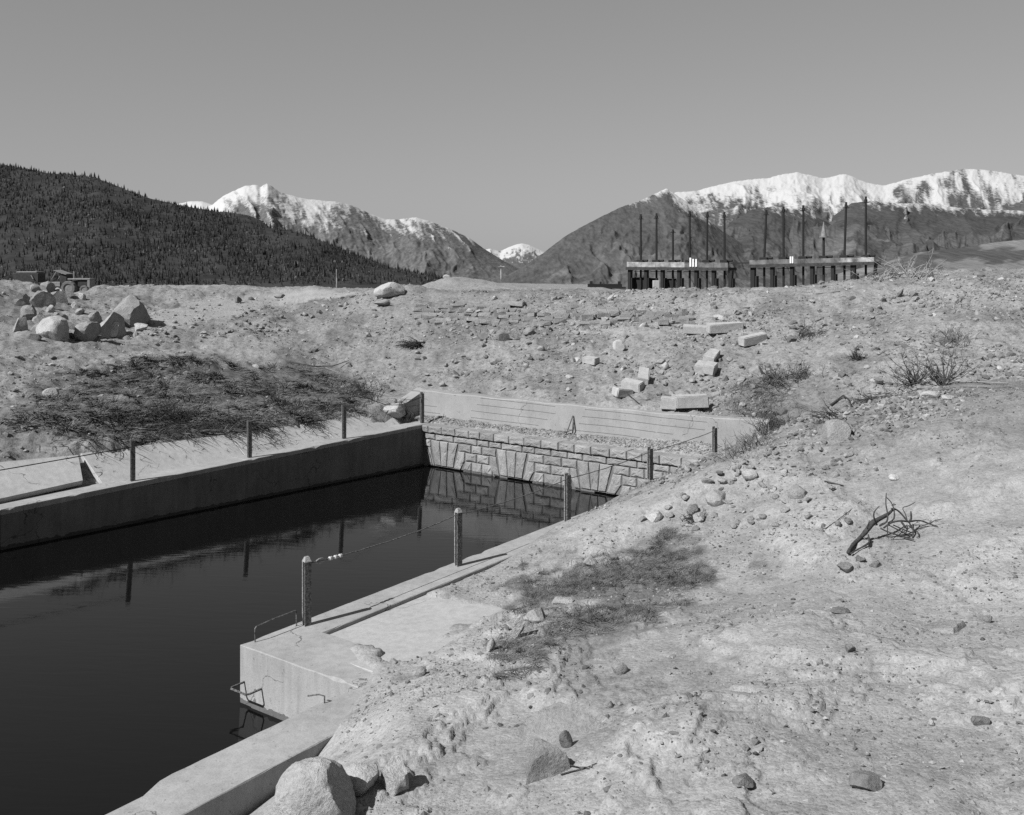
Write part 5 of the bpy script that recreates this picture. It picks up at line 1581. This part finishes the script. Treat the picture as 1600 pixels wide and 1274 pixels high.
def gate_box(name, x0, x1, ya, yb, d0, d1, material, parent, yc=None, yd=None):
    """bar on the gate line between photo columns, rows ya..yb at x0 and yc..yd at x1; d0..d1 metres in depth"""
    yc = ya if yc is None else yc; yd = yb if yd is None else yd
    a0, a1, b0, b1 = gp(x0, yb), gp(x1, yd), gp(x0, ya), gp(x1, yc)
    mb = MB().hexa([a0 + GN * d0, a1 + GN * d0, a1 + GN * d1, a0 + GN * d1], [b0 + GN * d0, b1 + GN * d0, b1 + GN * d1, b0 + GN * d1])
    return mb.build(name, material, parent)

def gate_bay(label, x0, x1, top0, top1, th_up, th_lo, piers, arms, white, dark, pale):
    base = gp((x0 + x1) / 2, 452)
    root = empty('gate_structure', base, label, 'gate structure')
    f = lambda x: top0 + (top1 - top0) * (x - x0) / (x1 - x0)
    n = 7
    for i in range(n):
        a, b_ = x0 + (x1 - x0) * i / n, x0 + (x1 - x0) * (i + 1) / n - 0.25
        gate_box('parapet_board', a, b_, f(a) + random.uniform(0, 0.4), f(a) + th_up, 0.0, 0.12, M['timber_pale'] if i in pale else M['timber_grey'], root, f(b_) + random.uniform(0, 0.4), f(b_) + th_up)
    gate_box('deck_beam', x0 - 1, x1 + 1, f(x0) + th_up + 0.1, f(x0) + th_up + th_lo, -0.15, 1.9, M['timber'], root, f(x1) + th_up + 0.1, f(x1) + th_up + th_lo)
    for (a, b_, yb, lean) in piers:
        m0, m1 = gp(a, f(a) + th_up + th_lo), gp(b_, f(b_) + th_up + th_lo)
        q0, q1 = gp(a - lean, yb + 6), gp(b_ - lean, yb + 6)
        mb = MB().hexa([q0 + GN * 0.1, q1 + GN * 0.1, q1 + GN * 0.55, q0 + GN * 0.55], [m0 + GN * 0.1, m1 + GN * 0.1, m1 + GN * 0.55, m0 + GN * 0.55])
        pr = mb.build('pier', M['iron'], root)
        wdt = b_ - a
        gate_box('pier_foot', a - lean, b_ - lean + wdt * 0.45, f(a) + 25, yb + 6, 0.2, 0.75, M['iron'], root)
    for (xm, w) in arms:
        gate_box('cross_arm', xm - w, xm + w, f(xm) + th_up + th_lo + 1.8, f(xm) + th_up + th_lo + 2.7, 0.8, 0.95, M['iron'], root)
    for (a, b_, ya, yb) in white:
        gate_box('gauge_board', a, b_, ya, yb, -0.10, -0.03, M['white_paint'], root)
    for (a, b_, ya, yb) in dark:
        gate_box('gate_leaf', a, b_, ya, yb + 6, 1.0, 1.12, M['iron'], root)
    return root
gate_bay('left half of the old gate structure, six stems on dark piers', 979.5, 1137.5, 409.3, 410.5, 8.0, 4.6,
         [(980.2, 984.2, 449, 0), (1005.6, 1010, 449, 0), (1031.2, 1035.3, 449, 0), (1057, 1061.6, 449, 0), (1084, 1088.6, 449, 0), (1111, 1115.8, 449, 0), (1138.2, 1143, 447, 1.5)],
         [(995, 10), (1019.7, 9), (1045.4, 9), (1071.8, 9), (1098.8, 9)],
         [(1078, 1080.6, 403, 417), (1082.4, 1084.8, 404.8, 417), (1087, 1089.4, 405, 417)],
         [(984, 1002.7, 434, 449), (1010, 1020.4, 435, 449), (1035.4, 1049.2, 436, 449)], (0, 1, 2, 3))
gate_bay('right half of the old gate structure, nearer and standing on the rising ground', 1171, 1366, 406.6, 401.8, 7.2, 4.8,
         [(1171.7, 1178, 446, 0), (1202.6, 1207.4, 443, 0), (1233.4, 1238.3, 441, 0), (1265, 1270, 439, 0), (1297.6, 1302.4, 436, 0), (1328, 1335, 434, 0), (1365, 1368.5, 429, 2)],
         [(1188.7, 10), (1219, 9), (1282, 11), (1314.7, 12)],
         [(1234.5, 1237, 401, 411.5), (1238, 1240, 401, 411.5)], [], (5, 6))
mb = MB()
mb.hexa([gp(1139, 412.6) + GN * q for q in (0.4,)] + [gp(1173, 411.6) + GN * 0.4, gp(1173, 411.6) + GN * 1.2, gp(1139, 412.6) + GN * 1.2],
        [gp(1139, 410.8) + GN * 0.4, gp(1173, 410) + GN * 0.4, gp(1173, 410) + GN * 1.2, gp(1139, 410.8) + GN * 1.2])
tag(mb.build('footbridge', M['iron']), 'thin dark plank bridge joining the two halves of the gate structure', 'footbridge')

def stem(xb, xt, ytop, label, cone=False):
    yb = 450
    d = GN * 0.85
    deck = 410 if xb < 1150 else 406.6 - (xb - 1171) / 195 * 4.8
    base = gp(xb, yb) + d
    root = empty('gate_hoist', base, label, 'gate hoist', 'gate hoists of the old outlet works')
    ptop = at(xt, ytop, gate_Y(xb)) + d; pdk = gp(xb, deck) + d
    if not cone:
        rod = MB().tube([base, pdk, ptop], [0.115, 0.115, 0.105], 8).build('rod', M['iron'], root)
        h = ptop - pdk
        q = pdk + h * 0.90
        MB().tube([q, q + h * 0.05], 0.155, 8).build('collar', M['iron'], rod)
        MB().box(q, GD * 0.30, GN * 0.05, (0, 0, 0.04)).build('stop_bar', M['iron'], rod)
    else:
        ydisc = 371.0
        pd_ = at(xb, ydisc, gate_Y(xb)) + d
        MB().tube([base, pdk, pd_], 0.12, 8).build('rod', M['iron'], root)
        MB().tube([pd_ + Vector((0, 0, 0.0)), pd_ + Vector((0, 0, 0.09))], [0.42, 0.42], 16).build('disc', M['vehicle'], root)
        MB().tube([pd_ + Vector((0, 0, 0.095)), ptop], [0.29, 0.02], 16).build('cone_cap', M['vehicle'], root, smooth=False)
    # hoist gear on the deck
    MB().box(pdk + Vector((0, 0, 0.05)), GD * 0.40, GN * 0.3, (0, 0, 0.20)).build('hoist_box', M['iron'], root, bevel=0.04)
    MB().tube([pdk + GD * 0.3 + Vector((0, 0, 0.16)), pdk + GD * 0.85 + Vector((0, 0, 0.16))], 0.12, 8).build('gear_shaft', M['iron'], root)
for xb, xt, yt, lab in ((995, 995, 334.5, 'leftmost tall stem of the gate structure'), (1019.7, 1019.7, 333, 'second tall stem from the left of the gate structure'),
                        (1045.4, 1045.4, 358.4, 'shortest stem, third from the left of the gate structure'), (1071.8, 1071.8, 330, 'fourth stem from the left, left of the white gauge boards'),
                        (1098.8, 1099.6, 331, 'fifth stem from the left, right of the white gauge boards'), (1126.5, 1126.2, 331, 'sixth stem, last before the plank bridge'),
                        (1188.7, 1192, 327.6, 'leaning stem just right of the plank bridge'), (1219, 1219, 322.7, 'second stem of the right half of the gate structure'),
                        (1250, 1250, 320.3, 'stem just left of the cone-capped one'), (1314.7, 1317.4, 315.4, 'leaning stem just right of the cone-capped one'),
                        (1348.3, 1348.3, 306.5, 'tallest stem at the right end of the gate structure')):
    stem(xb, xt, yt, lab)
stem(1282, 1282, 346.3, 'short stem capped with a pale metal cone and disc', True)

# low frame and concrete block left of the gates
lf = empty('low_trestle', at(948, 450, 112), 'low dark trestle frame lying left of the gate structure', 'trestle')
def fb(name, x0, x1, y0, y1, d=0.3, Y=112, m=M['iron']):
    a = at(x0, y1, Y); b_ = at(x1, y0, Y)
    MB().box((a + b_) / 2 + Vector((0, d, 0)), ((b_.x - a.x) / 2, 0, 0), (0, d, 0), (0, 0, (b_.z - a.z) / 2)).build(name, m, lf)
fb('beam', 919, 972, 444.2, 450, 0.5)
fb('upright', 922, 926, 439.6, 444.1); fb('upright', 937.5, 940, 440.5, 444.1); fb('upright', 966, 970, 440, 444.1)
fb('rail', 919.5, 978, 449, 451.5, 0.8, 111)
mb = MB(); c = at(1025, 446, 104); mb.box(c, (0.32, 0, 0), (0, 0.4, 0), (0, 0, 0.5))
tag(mb.build('concrete_block', M['slab'], bevel=0.04), 'pale concrete block standing in front of the second gate bay', 'block')

def pole(px, y0, y1, Y, r, label, arms=0, material='timber_pale'):
    a, b_ = at(px, y1, Y), at(px, y0, Y)
    root = empty('pole', a, label, 'pole')
    MB().tube([a, b_], [r, r * 0.8], 8).build('shaft', M[material], root)
    for k in range(arms):
        q = a.lerp(b_, 0.93 - 0.1 * k)
        MB().box(q + Vector((0, -r * 1.5, 0)), (r * 4, 0, 0), (0, r * 0.5, 0), (0, 0, r * 0.5)).build('cross_arm', M[material], root)
pole(526, 421, 454, 60, 0.045, 'pale wooden post standing on the rim left of the large boulder', 0)
pole(783, 415, 440, 190, 0.16, 'thin distant pole in the gap between the mountains', 1)

# tractor behind the spoil heap
TY = 96.0
def tp(zx, zy, d=0.0): return at(40 + zx / 7.96, 400 + zy / 7.96, TY) + Vector((0, d, 0))
tr = empty('wheel_tractor', tp(600, 480), 'dusty old wheel tractor parked behind the spoil heap at the left', 'tractor')
def tbox(name, x0, x1, y0, y1, d0, d1, m, **kw):
    a, b_ = tp(x0, y1, d0), tp(x1, y0, d1)
    return MB().box((a + b_) / 2, ((b_.x - a.x) / 2, 0, 0), (0, (d1 - d0) / 2, 0), (0, 0, (b_.z - a.z) / 2)).build(name, m, tr, **kw)
tbox('hood', 520, 800, 280, 300, 0.0, 1.2, M['vehicle'], bevel=0.03)
tbox('engine', 640, 765, 301, 390, 0.15, 1.05, M['vehicle_dark'], bevel=0.04)
tbox('radiator', 766, 800, 301, 400, 0.0, 1.2, M['vehicle'], bevel=0.03)
tbox('cab', 415, 508, 225, 385, 0.1, 1.3, M['vehicle_dark'], bevel=0.05)
tbox('rear_frame', 312, 440, 325, 385, 0.1, 1.1, M['vehicle'], bevel=0.05)
MB().hexa([tp(350, 184, -0.1), tp(505, 236, -0.1), tp(505, 236, 1.6), tp(350, 184, 1.6)], [tp(350, 176, -0.1), tp(505, 228, -0.1), tp(505, 228, 1.6), tp(350, 176, 1.6)]).build('canopy', M['vehicle'], tr)
MB().tube([tp(382, 200), tp(325, 292)], 0.045, 6).build('strut', M['vehicle'], tr)
MB().tube([tp(382, 200, 1.4), tp(325, 292, 1.4)], 0.045, 6).build('strut', M['vehicle'], tr)
MB().tube([tp(575, 285, 0.5), tp(575, 195, 0.5)], 0.075, 8).build('exhaust', M['vehicle'], tr)
MB().tube([tp(680, 285, 0.5), tp(680, 245, 0.5)], 0.07, 8).build('air_intake', M['vehicle'], tr)
def wheel(zx, zy, rpx, d, wd):
    c = tp(zx, zy, d); r = rpx / 7.96 * TY / FPX
    mb = MB(); n = 28
    ring = []
    prof = [(-wd, 0.62), (-wd, 0.93), (-wd * 0.6, 1.0), (wd * 0.6, 1.0), (wd, 0.93), (wd, 0.62)]
    v, f = [], []
    for k in range(n):
        th = 2 * math.pi * k / n
        lug = 0.045 if k % 2 else 0.0
        for (dy, rr_) in prof:
            q = rr_ + (lug if rr_ > 0.9 else 0)
            v.append(c + Vector((math.cos(th) * r * q, dy, math.sin(th) * r * q)))
    m_ = len(prof)
    for k in range(n):
        j = (k + 1) % n
        for i in range(m_ - 1):
            f.append((k * m_ + i, j * m_ + i, j * m_ + i + 1, k * m_ + i + 1))
    mb.add(v, f)
    w = mb.build('wheel', M['tyre'], tr)
    MB().tube([c + Vector((0, -wd * 0.7, 0)), c + Vector((0, wd * 0.7, 0))], r * 0.63, 16).build('rim', M['vehicle'], w)
wheel(560, 400, 88, -0.35, 0.28); wheel(560, 400, 88, 1.55, 0.28)
wheel(740, 420, 52, -0.2, 0.16)
# second machine, only its rear shows at the margin
t2 = empty('dump_machine', at(50, 440, 98), 'dark machine partly cut off at the left margin on the spoil heap', 'machine')
def t2box(name, x0, x1, y0, y1, d1, m):
    a, b_ = at(40 + x0 / 7.96, 400 + y1 / 7.96, 98), at(40 + x1 / 7.96, 400 + y0 / 7.96, 98)
    return MB().box((a + b_) / 2 + Vector((0, d1 / 2, 0)), ((b_.x - a.x) / 2, 0, 0), (0, d1 / 2, 0), (0, 0, (b_.z - a.z) / 2)).build(name, m, t2, bevel=0.05)
t2box('body', -160, 160, 215, 330, 1.5, M['vehicle_dark'])
t2box('roof', -120, 140, 195, 213, 1.6, M['vehicle'])
MB().tube([at(48.5, 430, 97.9), at(52, 436, 97.9)], 0.06, 6).build('arm', M['vehicle'], t2)
